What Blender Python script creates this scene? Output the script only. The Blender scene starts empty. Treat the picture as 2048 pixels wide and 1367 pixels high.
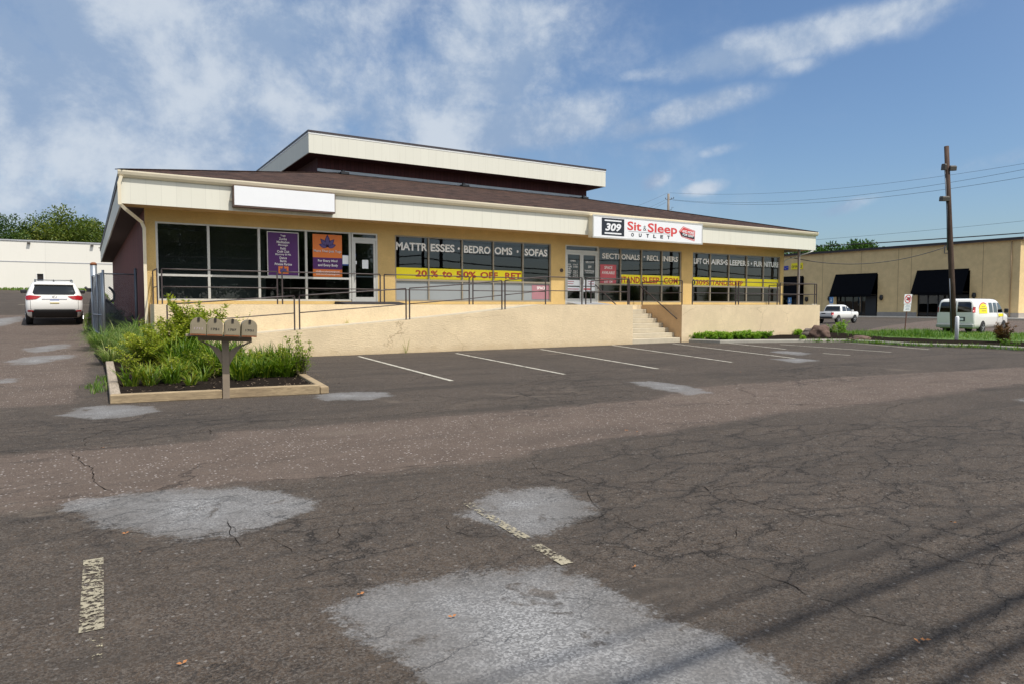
import bpy, bmesh, math, random
import numpy as np
from mathutils import Vector, Matrix, noise as mnoise
R=math.radians
scene=bpy.context.scene
COL=scene.collection

# ------------------------------------------------------------------ camera
EYE=1.55
YAW=R(31.675); PITCH=R(-2.968); FPX=1379.0
cam_d=bpy.data.cameras.new('camera'); cam=bpy.data.objects.new('camera',cam_d); COL.objects.link(cam)
cam.location=(0,0,EYE); cam.rotation_euler=(math.pi/2+PITCH,0,-YAW)
cam_d.sensor_width=36; cam_d.lens=FPX/2048*36; cam_d.clip_end=3000; cam_d.clip_start=.05
scene.camera=cam

# ------------------------------------------------------------------ sun, sky, exposure
SUN_EL=R(61); SUN_AZ=R(20)          # from -Y towards +X
SUN=Vector((math.sin(SUN_AZ)*math.cos(SUN_EL),-math.cos(SUN_AZ)*math.cos(SUN_EL),math.sin(SUN_EL)))
sl=bpy.data.lights.new('sun','SUN'); sl.energy=4.1; sl.angle=R(.53); sl.color=(1,.945,.86)
so=bpy.data.objects.new('sun',sl); COL.objects.link(so); so.rotation_euler=SUN.to_track_quat('Z','Y').to_euler(); so.location=(0,0,60)
scene.view_settings.view_transform='Standard'; scene.view_settings.look='None'; scene.view_settings.gamma=1; scene.view_settings.use_curve_mapping=False
scene.view_settings.exposure=.2
scene.render.engine='CYCLES'
scene.cycles.use_denoising=True
scene.cycles.use_adaptive_sampling=False
scene.cycles.max_bounces=6; scene.cycles.transparent_max_bounces=12
scene.cycles.sample_clamp_indirect=6

fwd=np.array([math.sin(YAW)*math.cos(PITCH),math.cos(YAW)*math.cos(PITCH),math.sin(PITCH)])
rgt=np.array([math.cos(YAW),-math.sin(YAW),0.]); upv=np.cross(rgt,fwd); CAM=np.array([0,0,EYE])
def ray(px,py):
    d=fwd*FPX+rgt*(px-1024)-upv*(py-683.5); return d/np.linalg.norm(d)
def atY(px,py,Y): d=ray(px,py); return CAM+d*(Y-CAM[1])/d[1]
def atX(px,py,X): d=ray(px,py); return CAM+d*(X-CAM[0])/d[0]
def atZ(px,py,Z=0.): d=ray(px,py); return CAM+d*(Z-CAM[2])/d[2]

SKY=.10
def build_world():
    w=bpy.data.worlds.new('World'); scene.world=w; w.use_nodes=True
    nt=w.node_tree; N=nt.nodes; L=nt.links; N.clear()
    def nd(t,**k):
        n=N.new(t)
        for a,b in k.items(): setattr(n,a,b)
        return n
    def math_(op,a,b=None,c=None,clamp=False):
        n=nd('ShaderNodeMath',operation=op,use_clamp=clamp)
        for i,v in enumerate((a,b,c)):
            if v is None: continue
            if isinstance(v,(int,float)): n.inputs[i].default_value=v
            else: L.new(v,n.inputs[i])
        return n.outputs[0]
    def mixc(f,a,b):
        n=nd('ShaderNodeMix',data_type='RGBA'); 
        for s,v in ((0,f),(6,a),(7,b)):
            if isinstance(v,(int,float)): n.inputs[s].default_value=v
            elif isinstance(v,tuple): n.inputs[s].default_value=(*v,1)
            else: L.new(v,n.inputs[s])
        return n.outputs[2]
    sky=nd('ShaderNodeTexSky',sky_type='NISHITA',sun_disc=False,sun_elevation=SUN_EL,sun_rotation=math.atan2(SUN.x,SUN.y),altitude=60,air_density=1.15,dust_density=1.2,ozone_density=2.2)
    tc=nd('ShaderNodeTexCoord'); D=tc.outputs['Generated']
    sep=nd('ShaderNodeSeparateXYZ'); L.new(D,sep.inputs[0])
    z=math_('MAXIMUM',sep.outputs[2],.0)
    zz=math_('ADD',z,.16)
    cmb=nd('ShaderNodeCombineXYZ'); L.new(math_('DIVIDE',sep.outputs[0],zz),cmb.inputs[0]); L.new(math_('DIVIDE',sep.outputs[1],zz),cmb.inputs[1])
    P=cmb.outputs[0]
    def noise(scale,det,rough,dist=0,off=0):
        m=nd('ShaderNodeMapping'); L.new(D,m.inputs[0]); m.inputs[1].default_value=(off,off*.7,off*.3); m.inputs[3].default_value=(1,1,1.15)
        n=nd('ShaderNodeTexNoise'); L.new(m.outputs[0],n.inputs[0]); n.inputs['Scale'].default_value=scale; n.inputs['Detail'].default_value=det; n.inputs['Roughness'].default_value=rough; n.inputs['Distortion'].default_value=dist
        return n.outputs[0]
    n1=noise(5.2,12,.64,.1,3.1); n2=noise(17,9,.66,.1,7.7); n3=noise(7.5,8,.60,.2,1.3)
    # patches of cloud: direction, half-width, half-height (radians), tilt, weight
    def blob(px,py,rx,ry,tilt,wt,soft=1.0):
        c=Vector(ray(px,py)) if not isinstance(px,tuple) else Vector(px).normalized(); a=c.cross(Vector((0,0,1))).normalized(); b=a.cross(c).normalized()
        t=R(tilt); a2=(a*math.cos(t)+b*math.sin(t))/(rx/FPX); b2=(b*math.cos(t)-a*math.sin(t))/(ry/FPX)
        def dot(v):
            n=nd('ShaderNodeVectorMath',operation='DOT_PRODUCT'); L.new(D,n.inputs[0]); n.inputs[1].default_value=v; return n.outputs['Value']
        u=math_('SUBTRACT',dot(a2),a2.dot(c)); v=math_('SUBTRACT',dot(b2),b2.dot(c))
        r2=math_('MULTIPLY_ADD',u,u,math_('MULTIPLY',v,v))
        front=nd('ShaderNodeVectorMath',operation='DOT_PRODUCT'); L.new(D,front.inputs[0]); front.inputs[1].default_value=c
        g=math_('POWER',2.718,math_('MULTIPLY',r2,-soft))
        ff=nd('ShaderNodeMapRange',interpolation_type='SMOOTHSTEP'); L.new(front.outputs['Value'],ff.inputs[0]); ff.inputs[1].default_value=0; ff.inputs[2].default_value=.5
        return math_('MULTIPLY',math_('MULTIPLY',g,wt),ff.outputs[0])
    tot=None
    for b in BLOBS:
        o=blob(*b); tot=o if tot is None else math_('MAXIMUM',tot,o)
        # density
    nz=math_('ADD',math_('MULTIPLY',math_('SUBTRACT',n1,.5),1.5),math_('MULTIPLY',math_('SUBTRACT',n2,.5),.8))
    dens=math_('ADD',tot,math_('MULTIPLY',nz,math_('ADD',math_('MULTIPLY',tot,1.05),.13)))
    mr=nd('ShaderNodeMapRange',interpolation_type='SMOOTHSTEP'); L.new(dens,mr.inputs[0]); mr.inputs[1].default_value=.17; mr.inputs[2].default_value=.74; mr.inputs[4].default_value=.95
    mask=mr.outputs[0]
    # thick parts are blue-grey below, thin sunlit edges are bright
    sh=nd('ShaderNodeMapRange',interpolation_type='SMOOTHSTEP'); L.new(math_('ADD',math_('MULTIPLY',n3,1.0),math_('MULTIPLY',math_('SUBTRACT',n1,.5),-.75)),sh.inputs[0]); sh.inputs[1].default_value=.33; sh.inputs[2].default_value=.62
    bright=tuple(v/SKY for v in (.53,.59,.67)); grey=tuple(v/SKY for v in (.26,.355,.51))
    shd=sh.outputs[0]
    ccol=mixc(shd,bright,grey)
    # blue of the air: lift the sky towards the photograph's humid blue
    skyc=nd('ShaderNodeMix',data_type='RGBA',blend_type='MULTIPLY'); skyc.inputs[0].default_value=1
    L.new(sky.outputs[0],skyc.inputs[6]); skyc.inputs[7].default_value=(*SKYTINT,1)
    out=mixc(mask,skyc.outputs[2],ccol)
    # unseen bright cloud added behind the camera to brighten the shaded shop front
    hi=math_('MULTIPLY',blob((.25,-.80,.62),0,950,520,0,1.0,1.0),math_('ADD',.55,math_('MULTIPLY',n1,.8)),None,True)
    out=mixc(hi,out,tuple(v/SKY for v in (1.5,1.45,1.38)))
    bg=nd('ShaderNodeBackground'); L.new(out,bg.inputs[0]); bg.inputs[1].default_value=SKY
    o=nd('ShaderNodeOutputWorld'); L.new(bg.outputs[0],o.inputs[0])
    w.cycles.sampling_method='MANUAL'; w.cycles.sample_map_resolution=1024
SKYTINT=(.79,.91,1.05)
BLOBS=[((-.45,-.1,.88),0,1500,1100,0,.85,.9),((-.9,-.35,.45),0,1300,600,0,.7,.9),(300,170,760,340,0,.76,.75),(560,60,260,120,10,.72),(980,110,260,190,10,.78,1.2),(1040,250,290,60,6,1.0),(1340,232,170,30,12,.92),(820,330,420,60,0,.55),  # first two are unseen clouds, added overhead and left to whiten the ambient light
       (1560,90,260,38,6,.84),(1800,25,170,32,16,.72),(1300,148,90,17,4,.58),(1580,132,66,22,4,.58),(1310,362,40,22,20,.62),(1405,377,56,18,8,.62),
       (1690,415,64,16,16,.58),(1315,290,70,20,0,.52),(1440,300,60,16,10,.46),(1990,320,200,22,8,.34),(1600,420,180,40,0,.25),(150,440,400,60,0,.5)]
build_world()

# ------------------------------------------------------------------ helpers
def empty(name,loc=(0,0,0),rotz=0):
    o=bpy.data.objects.new(name,None); COL.objects.link(o); o.location=loc; o.rotation_euler=(0,0,rotz); o.empty_display_size=.2
    return o
def tag(o,label,cat,group=None,kind=None):
    if label: o['label']=label
    if cat: o['category']=cat
    if group: o['group']=group
    if kind: o['kind']=kind
    return o
def thing(name,label,cat,loc=(0,0,0),rotz=0,group=None):
    return tag(empty(name,loc,rotz),label,cat,group)
def attach(o,parent,local=False):
    o.parent=parent
    if not local and parent.parent is None:
        o.matrix_parent_inverse=(Matrix.Translation(parent.location)@parent.rotation_euler.to_matrix().to_4x4()).inverted()
class MB:
    def __init__(s): s.v=[]; s.f=[]; s.sm=[]; s.mi=[]; s.cur=0; s.att=[]
    def add(s,vs,fs,smooth=False,att=0.):
        b=len(s.v); s.v+= [tuple(map(float,p)) for p in vs]; s.f+=[tuple(i+b for i in f) for f in fs]
        s.sm+=[smooth]*len(fs); s.mi+=[s.cur]*len(fs); s.att+=[att]*len(vs)
    def box(s,x0,y0,z0,x1,y1,z1):
        x0,x1=min(x0,x1),max(x0,x1); y0,y1=min(y0,y1),max(y0,y1); z0,z1=min(z0,z1),max(z0,z1)
        s.add([(x0,y0,z0),(x1,y0,z0),(x1,y1,z0),(x0,y1,z0),(x0,y0,z1),(x1,y0,z1),(x1,y1,z1),(x0,y1,z1)],
              [(0,3,2,1),(4,5,6,7),(0,1,5,4),(1,2,6,5),(2,3,7,6),(3,0,4,7)])
    def obox(s,c,size,M):
        h=[q/2 for q in size]; vs=[]
        for dz in (-1,1):
            for dx,dy in ((-1,-1),(1,-1),(1,1),(-1,1)):
                vs.append(Vector(c)+M@Vector((dx*h[0],dy*h[1],dz*h[2])))
        s.add(vs,[(0,3,2,1),(4,5,6,7),(0,1,5,4),(1,2,6,5),(2,3,7,6),(3,0,4,7)])
    def bar(s,a,b,w,h,up=(0,0,1)):
        a,b=Vector(a),Vector(b); d=(b-a); l=d.length; d.normalize(); u=Vector(up)
        if abs(d.dot(u))>.98: u=Vector((0,1,0))
        x=d.cross(u).normalized(); u=x.cross(d)
        M=Matrix((x,d,u)).transposed(); s.obox((a+b)/2,(w,l,h),M)
    def tube(s,pts,r,n=8,cap=True,smooth=True):
        pts=[Vector(p) for p in pts]; m=len(pts); rs=r if isinstance(r,(list,tuple)) else [r]*m
        vs=[]; prev=None
        for i,p in enumerate(pts):
            d=(pts[min(i+1,m-1)]-pts[max(i-1,0)]).normalized()
            if prev is None:
                u=Vector((0,0,1)) if abs(d.z)<.9 else Vector((1,0,0)); x=d.cross(u).normalized()
            else: x=(prev-d*prev.dot(d)).normalized()
            prev=x; y=d.cross(x)
            for k in range(n):
                a=2*math.pi*k/n; vs.append(p+(x*math.cos(a)+y*math.sin(a))*rs[i])
        fs=[]
        for i in range(m-1):
            for k in range(n):
                k2=(k+1)%n; fs.append((i*n+k,i*n+k2,(i+1)*n+k2,(i+1)*n+k))
        s.add(vs,fs,smooth)
        if cap:
            b=len(s.v)-len(vs)
            s.f+= [tuple(b+k for k in range(n))[::-1],tuple(b+(m-1)*n+k for k in range(n))]; s.sm+=[False]*2; s.mi+=[s.cur]*2
    def prism(s,poly,vec):
        n=len(poly); vec=Vector(vec); a=[Vector(p) for p in poly]; b=[p+vec for p in a]
        s.add(a+b,[tuple(range(n)),tuple(range(2*n-1,n-1,-1))]+[(i,n+i,n+(i+1)%n,(i+1)%n) for i in range(n)])
    def quad(s,*p): s.add(p,[tuple(range(len(p)))])
    def build(s,name,mat,parent=None,local=False,attr=None,fix=True,bevel=0):
        me=bpy.data.meshes.new(name); me.from_pydata(s.v,[],s.f)
        mats=mat if isinstance(mat,(list,tuple)) else [mat]
        for m in mats: me.materials.append(m)
        if s.f:
            me.polygons.foreach_set('use_smooth',s.sm); me.polygons.foreach_set('material_index',s.mi)
        if attr:
            at=me.attributes.new(attr,'FLOAT','POINT'); at.data.foreach_set('value',s.att)
        if fix:
            bm=bmesh.new(); bm.from_mesh(me); bmesh.ops.recalc_face_normals(bm,faces=bm.faces[:])
            if bevel: bmesh.ops.bevel(bm,geom=bm.edges[:],offset=bevel,segments=1,affect='EDGES',clamp_overlap=True)
            bm.to_mesh(me); bm.free()
        me.update()
        o=bpy.data.objects.new(name,me); COL.objects.link(o)
        if parent: attach(o,parent,local)
        return o
def copy_tree(o,parent=None):
    c=o.copy(); COL.objects.link(c)
    if parent: c.parent=parent
    for ch in list(o.children): copy_tree(ch,c)
    return c

# ------------------------------------------------------------------ materials
class NT:
    def __init__(s,name):
        s.m=bpy.data.materials.new(name); s.m.use_nodes=True; s.t=s.m.node_tree; s.N=s.t.nodes; s.L=s.t.links
        s.b=s.N['Principled BSDF']; s.out=s.N['Material Output']; s._c=None
    def nd(s,t,**k):
        n=s.N.new(t)
        for a,b in k.items(): setattr(n,a,b)
        return n
    def set(s,sock,v):
        if isinstance(v,(int,float)): sock.default_value=v
        elif isinstance(v,tuple): sock.default_value=v if len(v)==len(sock.default_value) else (*v,1)
        else: s.L.new(v,sock)
    def co(s):
        if s._c is None: s._c=s.nd('ShaderNodeTexCoord').outputs['Object']
        return s._c
    def map(s,scale=(1,1,1),loc=(0,0,0),rot=(0,0,0),vec=None):
        m=s.nd('ShaderNodeMapping'); s.L.new(vec or s.co(),m.inputs[0]); m.inputs[1].default_value=loc; m.inputs[2].default_value=rot; m.inputs[3].default_value=scale; return m.outputs[0]
    def noise(s,scale=5,det=4,rough=.5,dist=0,vec=None,col=False):
        n=s.nd('ShaderNodeTexNoise'); s.L.new(vec or s.co(),n.inputs[0]); n.inputs['Scale'].default_value=scale; n.inputs['Detail'].default_value=det; n.inputs['Roughness'].default_value=rough; n.inputs['Distortion'].default_value=dist
        return n.outputs[1 if col else 0]
    def vor(s,scale=5,feat='F1',vec=None,out=0):
        n=s.nd('ShaderNodeTexVoronoi',feature=feat); s.L.new(vec or s.co(),n.inputs[0]); n.inputs['Scale'].default_value=scale; return n.outputs[out]
    def math(s,op,a,b=None,c=None,clamp=False):
        n=s.nd('ShaderNodeMath',operation=op,use_clamp=clamp)
        for i,v in enumerate((a,b,c)):
            if v is not None: s.set(n.inputs[i],v)
        return n.outputs[0]
    def rng(s,v,a,b,c=0.,d=1.,smooth=True):
        n=s.nd('ShaderNodeMapRange',interpolation_type='SMOOTHSTEP' if smooth else 'LINEAR'); s.L.new(v,n.inputs[0])
        for i,q in enumerate((a,b,c,d)): n.inputs[i+1].default_value=q
        return n.outputs[0]
    def mix(s,f,a,b,blend='MIX'):
        n=s.nd('ShaderNodeMix',data_type='RGBA',blend_type=blend); s.set(n.inputs[0],f); s.set(n.inputs[6],a); s.set(n.inputs[7],b); return n.outputs[2]
    def attr(s,name): return s.nd('ShaderNodeAttribute',attribute_name=name).outputs['Fac']
    def bump(s,h,strength=.3,dist=.02):
        n=s.nd('ShaderNodeBump'); n.inputs['Strength'].default_value=strength; n.inputs['Distance'].default_value=dist; s.L.new(h,n.inputs['Height']); s.L.new(n.outputs[0],s.b.inputs['Normal']); return n
    def base(s,c): s.set(s.b.inputs['Base Color'],c)
    def rough(s,v): s.set(s.b.inputs['Roughness'],v)
    def spec(s,v): s.b.inputs['Specular IOR Level'].default_value=v
def dk(c,f): return tuple(q*f for q in c)
def simple(name,c,rough=.6,var=.12,scale=3.,bump=0,bscale=60,metal=0,spec=.5,streak=None):
    t=NT(name); sc=(1,1,1) if not streak else streak
    n=t.noise(scale,5,.6,vec=t.map(sc)); n2=t.noise(scale*9,3,.6,vec=t.map(sc))
    v=t.math('ADD',t.math('MULTIPLY',n,.65),t.math('MULTIPLY',n2,.35))
    t.base(t.mix(t.rng(v,.3,.7,smooth=False),dk(c,1-var),dk(c,1+var))); t.rough(t.rng(n2,.3,.7,max(rough-.08,.02),min(rough+.08,1)))
    t.b.inputs['Metallic'].default_value=metal; t.spec(spec)
    if bump: t.bump(t.noise(bscale,4,.6),bump,.01)
    return t.m
def stucco(name,c,stain=.5,low=None):
    t=NT(name)
    n=t.noise(1.1,6,.65); n2=t.noise(7,4,.6); n3=t.noise(38,3,.7)
    col=t.mix(t.rng(n,.3,.75),dk(c,.9),dk(c,1.06)); col=t.mix(t.math('MULTIPLY',t.rng(n2,.45,.75),.3),col,dk(c,.86))
    # damp stains: soft vertical smudges with a shape of their own
    st=t.noise(.9,5,.7,1.2,vec=t.map((1,1,.8),(4,2,1)))
    m=t.math('MULTIPLY',t.rng(st,.60,.74),stain)
    col=t.mix(m,col,(c[0]*.55,c[1]*.5,c[2]*.44))
    vs=t.noise(6,4,.6,.2,vec=t.map((1,1,.12)))
    col=t.mix(t.math('MULTIPLY',t.rng(vs,.6,.8),.25),col,dk(c,.72))
    if low:
        sp=t.nd('ShaderNodeSeparateXYZ'); t.L.new(t.co(),sp.inputs[0])
        f=t.math('ADD',sp.outputs[2],t.math('MULTIPLY',t.math('SUBTRACT',t.noise(2.2,6,.7),.5),-.9))
        col=t.mix(t.math('MULTIPLY',t.rng(f,-.05,.32,1.,0.),.42),col,(c[0]*.55,c[1]*.5,c[2]*.42))
        e=t.vor(.33,'DISTANCE_TO_EDGE',t.map((1,1,2.2),(.3,0,.4))); wv=t.nd('ShaderNodeVectorMath',operation='ADD'); sc=t.nd('ShaderNodeVectorMath',operation='SCALE'); t.L.new(t.noise(1.8,5,.7,col=True),sc.inputs[0]); sc.inputs['Scale'].default_value=.5; t.L.new(t.map((1,1,1.6)),wv.inputs[0]); t.L.new(sc.outputs[0],wv.inputs[1])
        e=t.vor(.42,'DISTANCE_TO_EDGE',wv.outputs[0]); k=t.math('MULTIPLY',t.rng(e,.001,.006,1.,0.),t.rng(t.noise(.5,3),.52,.6))
        col=t.mix(t.math('MULTIPLY',k,.5),col,(c[0]*.35,c[1]*.3,c[2]*.25))
    t.base(t.mix(t.rng(n3,.35,.65),dk_mix(t,col,.9),col)); t.rough(.92); t.spec(.2)
    trow=t.noise(24,4,.6,.4,vec=t.map((.5,.5,1.9)))
    t.bump(t.math('ADD',trow,t.math('MULTIPLY',n3,.6)),.6,.025)
    return t.m
def dk_mix(t,col,f): return t.mix(1.,col,(f,f,f),'MULTIPLY')
def panels(name,c,pitch,groove=.018,rough=.55,var=.05,gd=.55,bump=.4,grain=0):
    t=NT(name); sp=t.nd('ShaderNodeSeparateXYZ'); t.L.new(t.co(),sp.inputs[0])
    u=t.math('ADD',sp.outputs[0],sp.outputs[1]); q=t.math('DIVIDE',u,pitch); fr=t.math('FRACT',q); fl=t.math('FLOOR',q)
    g=t.math('LESS_THAN',fr,groove/pitch)
    wn=t.nd('ShaderNodeTexWhiteNoise',noise_dimensions='1D'); t.L.new(fl,wn.inputs['W'])
    n=t.noise(1.6,5,.6,vec=t.map((1,1,.25))); st=t.noise(9,4,.65,vec=t.map((1,1,.06)))
    k=t.math('ADD',t.math('MULTIPLY',wn.outputs[0],.5),t.math('MULTIPLY',n,.5))
    col=t.mix(t.rng(k,.2,.8),dk(c,1-var),dk(c,1+var))
    col=t.mix(t.math('MULTIPLY',t.rng(st,.55,.8),.16+grain),col,(c[0]*.62,c[1]*.6,c[2]*.54))
    t.base(t.mix(g,col,dk(c,gd))); t.rough(rough); t.spec(.35)
    h=t.math('SUBTRACT',t.math('MULTIPLY',st,.15),g); t.bump(h,bump,.01)
    return t.m
def shingle():
    t=NT('asphalt_shingle'); br=t.nd('ShaderNodeTexBrick'); sp=t.nd('ShaderNodeSeparateXYZ'); t.L.new(t.co(),sp.inputs[0])
    cb=t.nd('ShaderNodeCombineXYZ'); t.L.new(t.math('ADD',sp.outputs[0],t.math('MULTIPLY',t.noise(4,2),.05)),cb.inputs[0]); t.L.new(t.math('MULTIPLY',sp.outputs[2],4.12),cb.inputs[1]); t.L.new(cb.outputs[0],br.inputs['Vector'])
    br.inputs['Scale'].default_value=1; br.inputs['Brick Width'].default_value=.32; br.inputs['Row Height'].default_value=.145; br.inputs['Mortar Size'].default_value=.006; br.inputs['Bias'].default_value=-.1
    br.inputs['Color1'].default_value=(.022,.014,.012,1); br.inputs['Color2'].default_value=(.105,.060,.045,1); br.inputs['Mortar'].default_value=(.010,.007,.006,1)
    n=t.noise(1.2,5,.6); n2=t.noise(14,4,.75)
    col=t.mix(t.math('MULTIPLY',t.rng(n,.4,.7),.5),br.outputs[0],(.05,.033,.028)); col=t.mix(t.math('MULTIPLY',t.rng(n2,.45,.7),.5),col,(.10,.068,.055))
    t.base(col); t.rough(.95); t.spec(.15); t.bump(t.math('ADD',br.outputs[1],t.math('MULTIPLY',n2,-.5)),.9,.03); return t.m
def wood(name,c,axis_scale=(1,12,12),rough=.8,var=.3):
    t=NT(name); n=t.noise(3.,6,.65,.6,vec=t.map(axis_scale)); n2=t.noise(.9,4,.6); k=t.vor(2.2,vec=t.map((1.2,5,5)))
    col=t.mix(t.rng(n,.3,.7),dk(c,1-var),dk(c,1+var*.6)); col=t.mix(t.math('MULTIPLY',t.rng(n2,.45,.7),.5),col,(c[0]*.6,c[1]*.58,c[2]*.6))
    col=t.mix(t.rng(k,.0,.07,.75,0.),col,dk(c,.28))
    t.base(col); t.rough(rough); t.spec(.2); t.bump(n,.4,.01); return t.m
def leafmat(name,c1,c2,c3,tr=.35):
    t=NT(name); a=t.attr('tint'); oi=t.nd('ShaderNodeObjectInfo').outputs['Random']
    v=t.math('ADD',a,t.math('MULTIPLY',t.math('SUBTRACT',oi,.5),.18))
    r=t.nd('ShaderNodeValToRGB'); e=r.color_ramp.elements; e[0].position=.0; e[0].color=(*c1,1); e[1].position=1; e[1].color=(*c3,1); m=e.new(.55); m.color=(*c2,1); t.L.new(v,r.inputs[0])
    t.base(r.outputs[0]); t.rough(.5); t.spec(.3)
    tl=t.nd('ShaderNodeBsdfTranslucent'); t.L.new(t.mix(1.,r.outputs[0],(1.2,1.25,.6),'MULTIPLY'),tl.inputs[0])
    ms=t.nd('ShaderNodeMixShader'); ms.inputs[0].default_value=tr; t.L.new(t.b.outputs[0],ms.inputs[1]); t.L.new(tl.outputs[0],ms.inputs[2]); t.L.new(ms.outputs[0],t.out.inputs[0]); return t.m
def glassmat(name,tint,boost=1.6,rough=.0):
    t=NT(name); t.N.remove(t.b); tr=t.nd('ShaderNodeBsdfTransparent'); tr.inputs[0].default_value=(*tint,1)
    gl=t.nd('ShaderNodeBsdfGlossy'); gl.inputs['Roughness'].default_value=rough; gl.inputs[0].default_value=(.96,.98,1,1)
    bp=t.nd('ShaderNodeBump'); bp.inputs['Strength'].default_value=.02; bp.inputs['Distance'].default_value=.05; t.L.new(t.noise(.8,2),bp.inputs['Height']); t.L.new(bp.outputs[0],gl.inputs['Normal'])
    fr=t.nd('ShaderNodeFresnel'); fr.inputs[0].default_value=1.5
    f=t.math('MULTIPLY',fr.outputs[0],boost,clamp=True)
    ms=t.nd('ShaderNodeMixShader'); t.L.new(f,ms.inputs[0]); t.L.new(tr.outputs[0],ms.inputs[1]); t.L.new(gl.outputs[0],ms.inputs[2]); t.L.new(ms.outputs[0],t.out.inputs[0]); return t.m
M={}
M['stucco']=stucco('tan_stucco',(.64,.45,.19),.08)
M['stucco_low']=stucco('cream_stucco',(.77,.625,.415),.16,True)
M['stucco_cheek_shade']=stucco('shade_tinted_stucco',(.70,.47,.26),.2)  # cream stucco with the cheek's shade and warm bounce put into its colour
M['fascia']=panels('fascia_board',(.70,.685,.595),.41,.010,var=.014,gd=.84,bump=.15,grain=.14)
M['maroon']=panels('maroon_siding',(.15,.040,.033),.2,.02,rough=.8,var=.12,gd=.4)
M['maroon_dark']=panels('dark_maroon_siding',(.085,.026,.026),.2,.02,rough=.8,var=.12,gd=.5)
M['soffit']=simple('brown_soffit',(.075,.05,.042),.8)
M['soffit_tan']=simple('tan_soffit',(.42,.27,.12),.9)
M['gutter']=simple('gutter_paint',(.74,.66,.50),.4,.06,2)
M['white_trim']=simple('white_trim',(.78,.78,.76),.5,.04)
M['drip']=simple('dark_drip_edge',(.045,.035,.04),.5)
M['shingle']=shingle()
M['flash']=simple('flashing_metal',(.42,.44,.47),.45,.1,3,metal=.3)
M['alu']=simple('aluminium_frame',(.56,.55,.51),.42,.06,4,metal=.35)
M['alu_dark']=simple('bronze_frame',(.30,.26,.2),.45,.1,4,metal=.3)
M['glass']=glassmat('window_glass',(.64,.69,.69),1.75)
M['glass_dark']=glassmat('tinted_glass',(.16,.18,.18),1.6)
M['glass_car']=glassmat('car_glass',(.05,.055,.06),1.5)
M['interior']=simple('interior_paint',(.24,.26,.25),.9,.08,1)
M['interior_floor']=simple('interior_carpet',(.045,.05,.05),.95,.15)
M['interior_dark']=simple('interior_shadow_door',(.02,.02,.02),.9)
M['grey_board']=simple('grey_board',(.25,.275,.29),.7,.05,1.5)
M['rail']=simple('railing_paint',(.050,.036,.036),.5,.25,14)
M['rail_rust']=simple('rusted_paint',(.13,.075,.05),.7,.3,20)
M['concrete']=simple('concrete',(.50,.44,.33),.9,.14,2.2,.4,60)
M['kerb']=simple('kerb_concrete',(.36,.34,.29),.9,.2,1.5,.4,40)
M['white']=simple('sign_white',(.80,.81,.83),.35,.02)
M['brown_frame']=simple('brown_sign_frame',(.10,.055,.04),.5)
M['black']=simple('black_paint',(.014,.015,.018),.45,.2)
M['navy']=simple('sign_navy',(.016,.020,.028),.4)
M['red']=simple('sign_red',(.62,.055,.05),.4,.05)
M['letter']=simple('lettering_white',(.86,.86,.84),.55,.03)
M['yellow']=simple('banner_yellow',(.95,.80,.012),.5,.04)
M['bred']=simple('banner_red',(.50,.06,.02),.5,.04)
M['pink_red']=simple('poster_red',(.55,.10,.12),.55,.06)
M['pale_red']=simple('faded_poster_red',(.34,.16,.19),.6,.06)
M['purple']=simple('poster_purple',(.075,.011,.125),.45,.05)
M['lotus']=simple('lotus_indigo',(.035,.02,.11),.45)
M['lotus_pale']=simple('lotus_violet',(.10,.07,.24),.45)
M['orange']=simple('poster_orange',(.72,.19,.03),.45,.05)
M['paper']=simple('paper_white',(.82,.85,.88),.7,.04)
M['blue']=simple('sticker_blue',(.03,.08,.30),.5)
M['mat']=simple('door_mat',(.03,.026,.028),.95,.2,20,.5,80)
M['timber']=wood('pine_timber',(.36,.275,.17))
M['timber_y']=wood('weathered_timber',(.36,.30,.23),(12,1,12))
M['post_paint']=simple('taupe_paint',(.25,.20,.145),.6,.1,5)
M['box_paint']=simple('mailbox_taupe',(.26,.22,.15),.45,.1,8)
M['box_dark']=simple('mailbox_latch',(.03,.025,.02),.5)
M['rust']=simple('rust',(.24,.085,.03),.8,.3,20)
M['galv']=simple('galvanised_steel',(.36,.40,.44),.4,.14,6,metal=.6)
M['galv_dark']=simple('weathered_steel',(.10,.12,.15),.5,.2,6,metal=.4)
M['car_white']=simple('car_paint_white',(.78,.77,.74),.18,.01,1)
M['car_silver']=simple('car_paint_silver',(.58,.60,.62),.22,.03,1)
M['tyre']=simple('tyre_rubber',(.016,.016,.017),.85)
M['rim']=simple('wheel_alloy',(.52,.53,.55),.3,.05,metal=.6)
M['plastic']=simple('black_plastic',(.018,.018,.02),.55)
M['tail']=simple('tail_lamp_red',(.36,.015,.02),.15)
M['chrome']=simple('chrome',(.6,.6,.62),.15,.03,metal=.9)
M['bumper']=simple('bumper_grey',(.28,.30,.28),.4,.1)
M['plate_y']=simple('plate_yellow',(.65,.5,.08),.5); M['plate_b']=simple('plate_blue',(.05,.1,.34),.5)
M['pole']=wood('creosote_pole',(.085,.055,.042),(10,10,.5),.85,.45)
M['pole_grey']=wood('grey_pole',(.26,.225,.19),(10,10,.5),.85,.3)
M['cable']=simple('black_cable',(.02,.02,.024),.6)
M['lamp_metal']=simple('floodlight_housing',(.075,.065,.055),.6)
M['yb_wall']=stucco('ochre_stucco',(.78,.585,.31),.05)
M['yb_trim']=simple('roof_trim_brown',(.035,.028,.03),.6)
M['yb_soffit']=simple('soffit_brown',(.36,.245,.14),.8)
M['stone']=simple('stone_base',(.33,.30,.27),.9,.2,1.5)
M['awning']=simple('black_awning',(.0035,.004,.006),.9,.25,2,spec=.1)
M['sign_blue']=simple('letter_blue',(.02,.05,.42),.4)
M['ss_blue']=simple('accessible_blue',(.10,.26,.52),.5)
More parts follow.
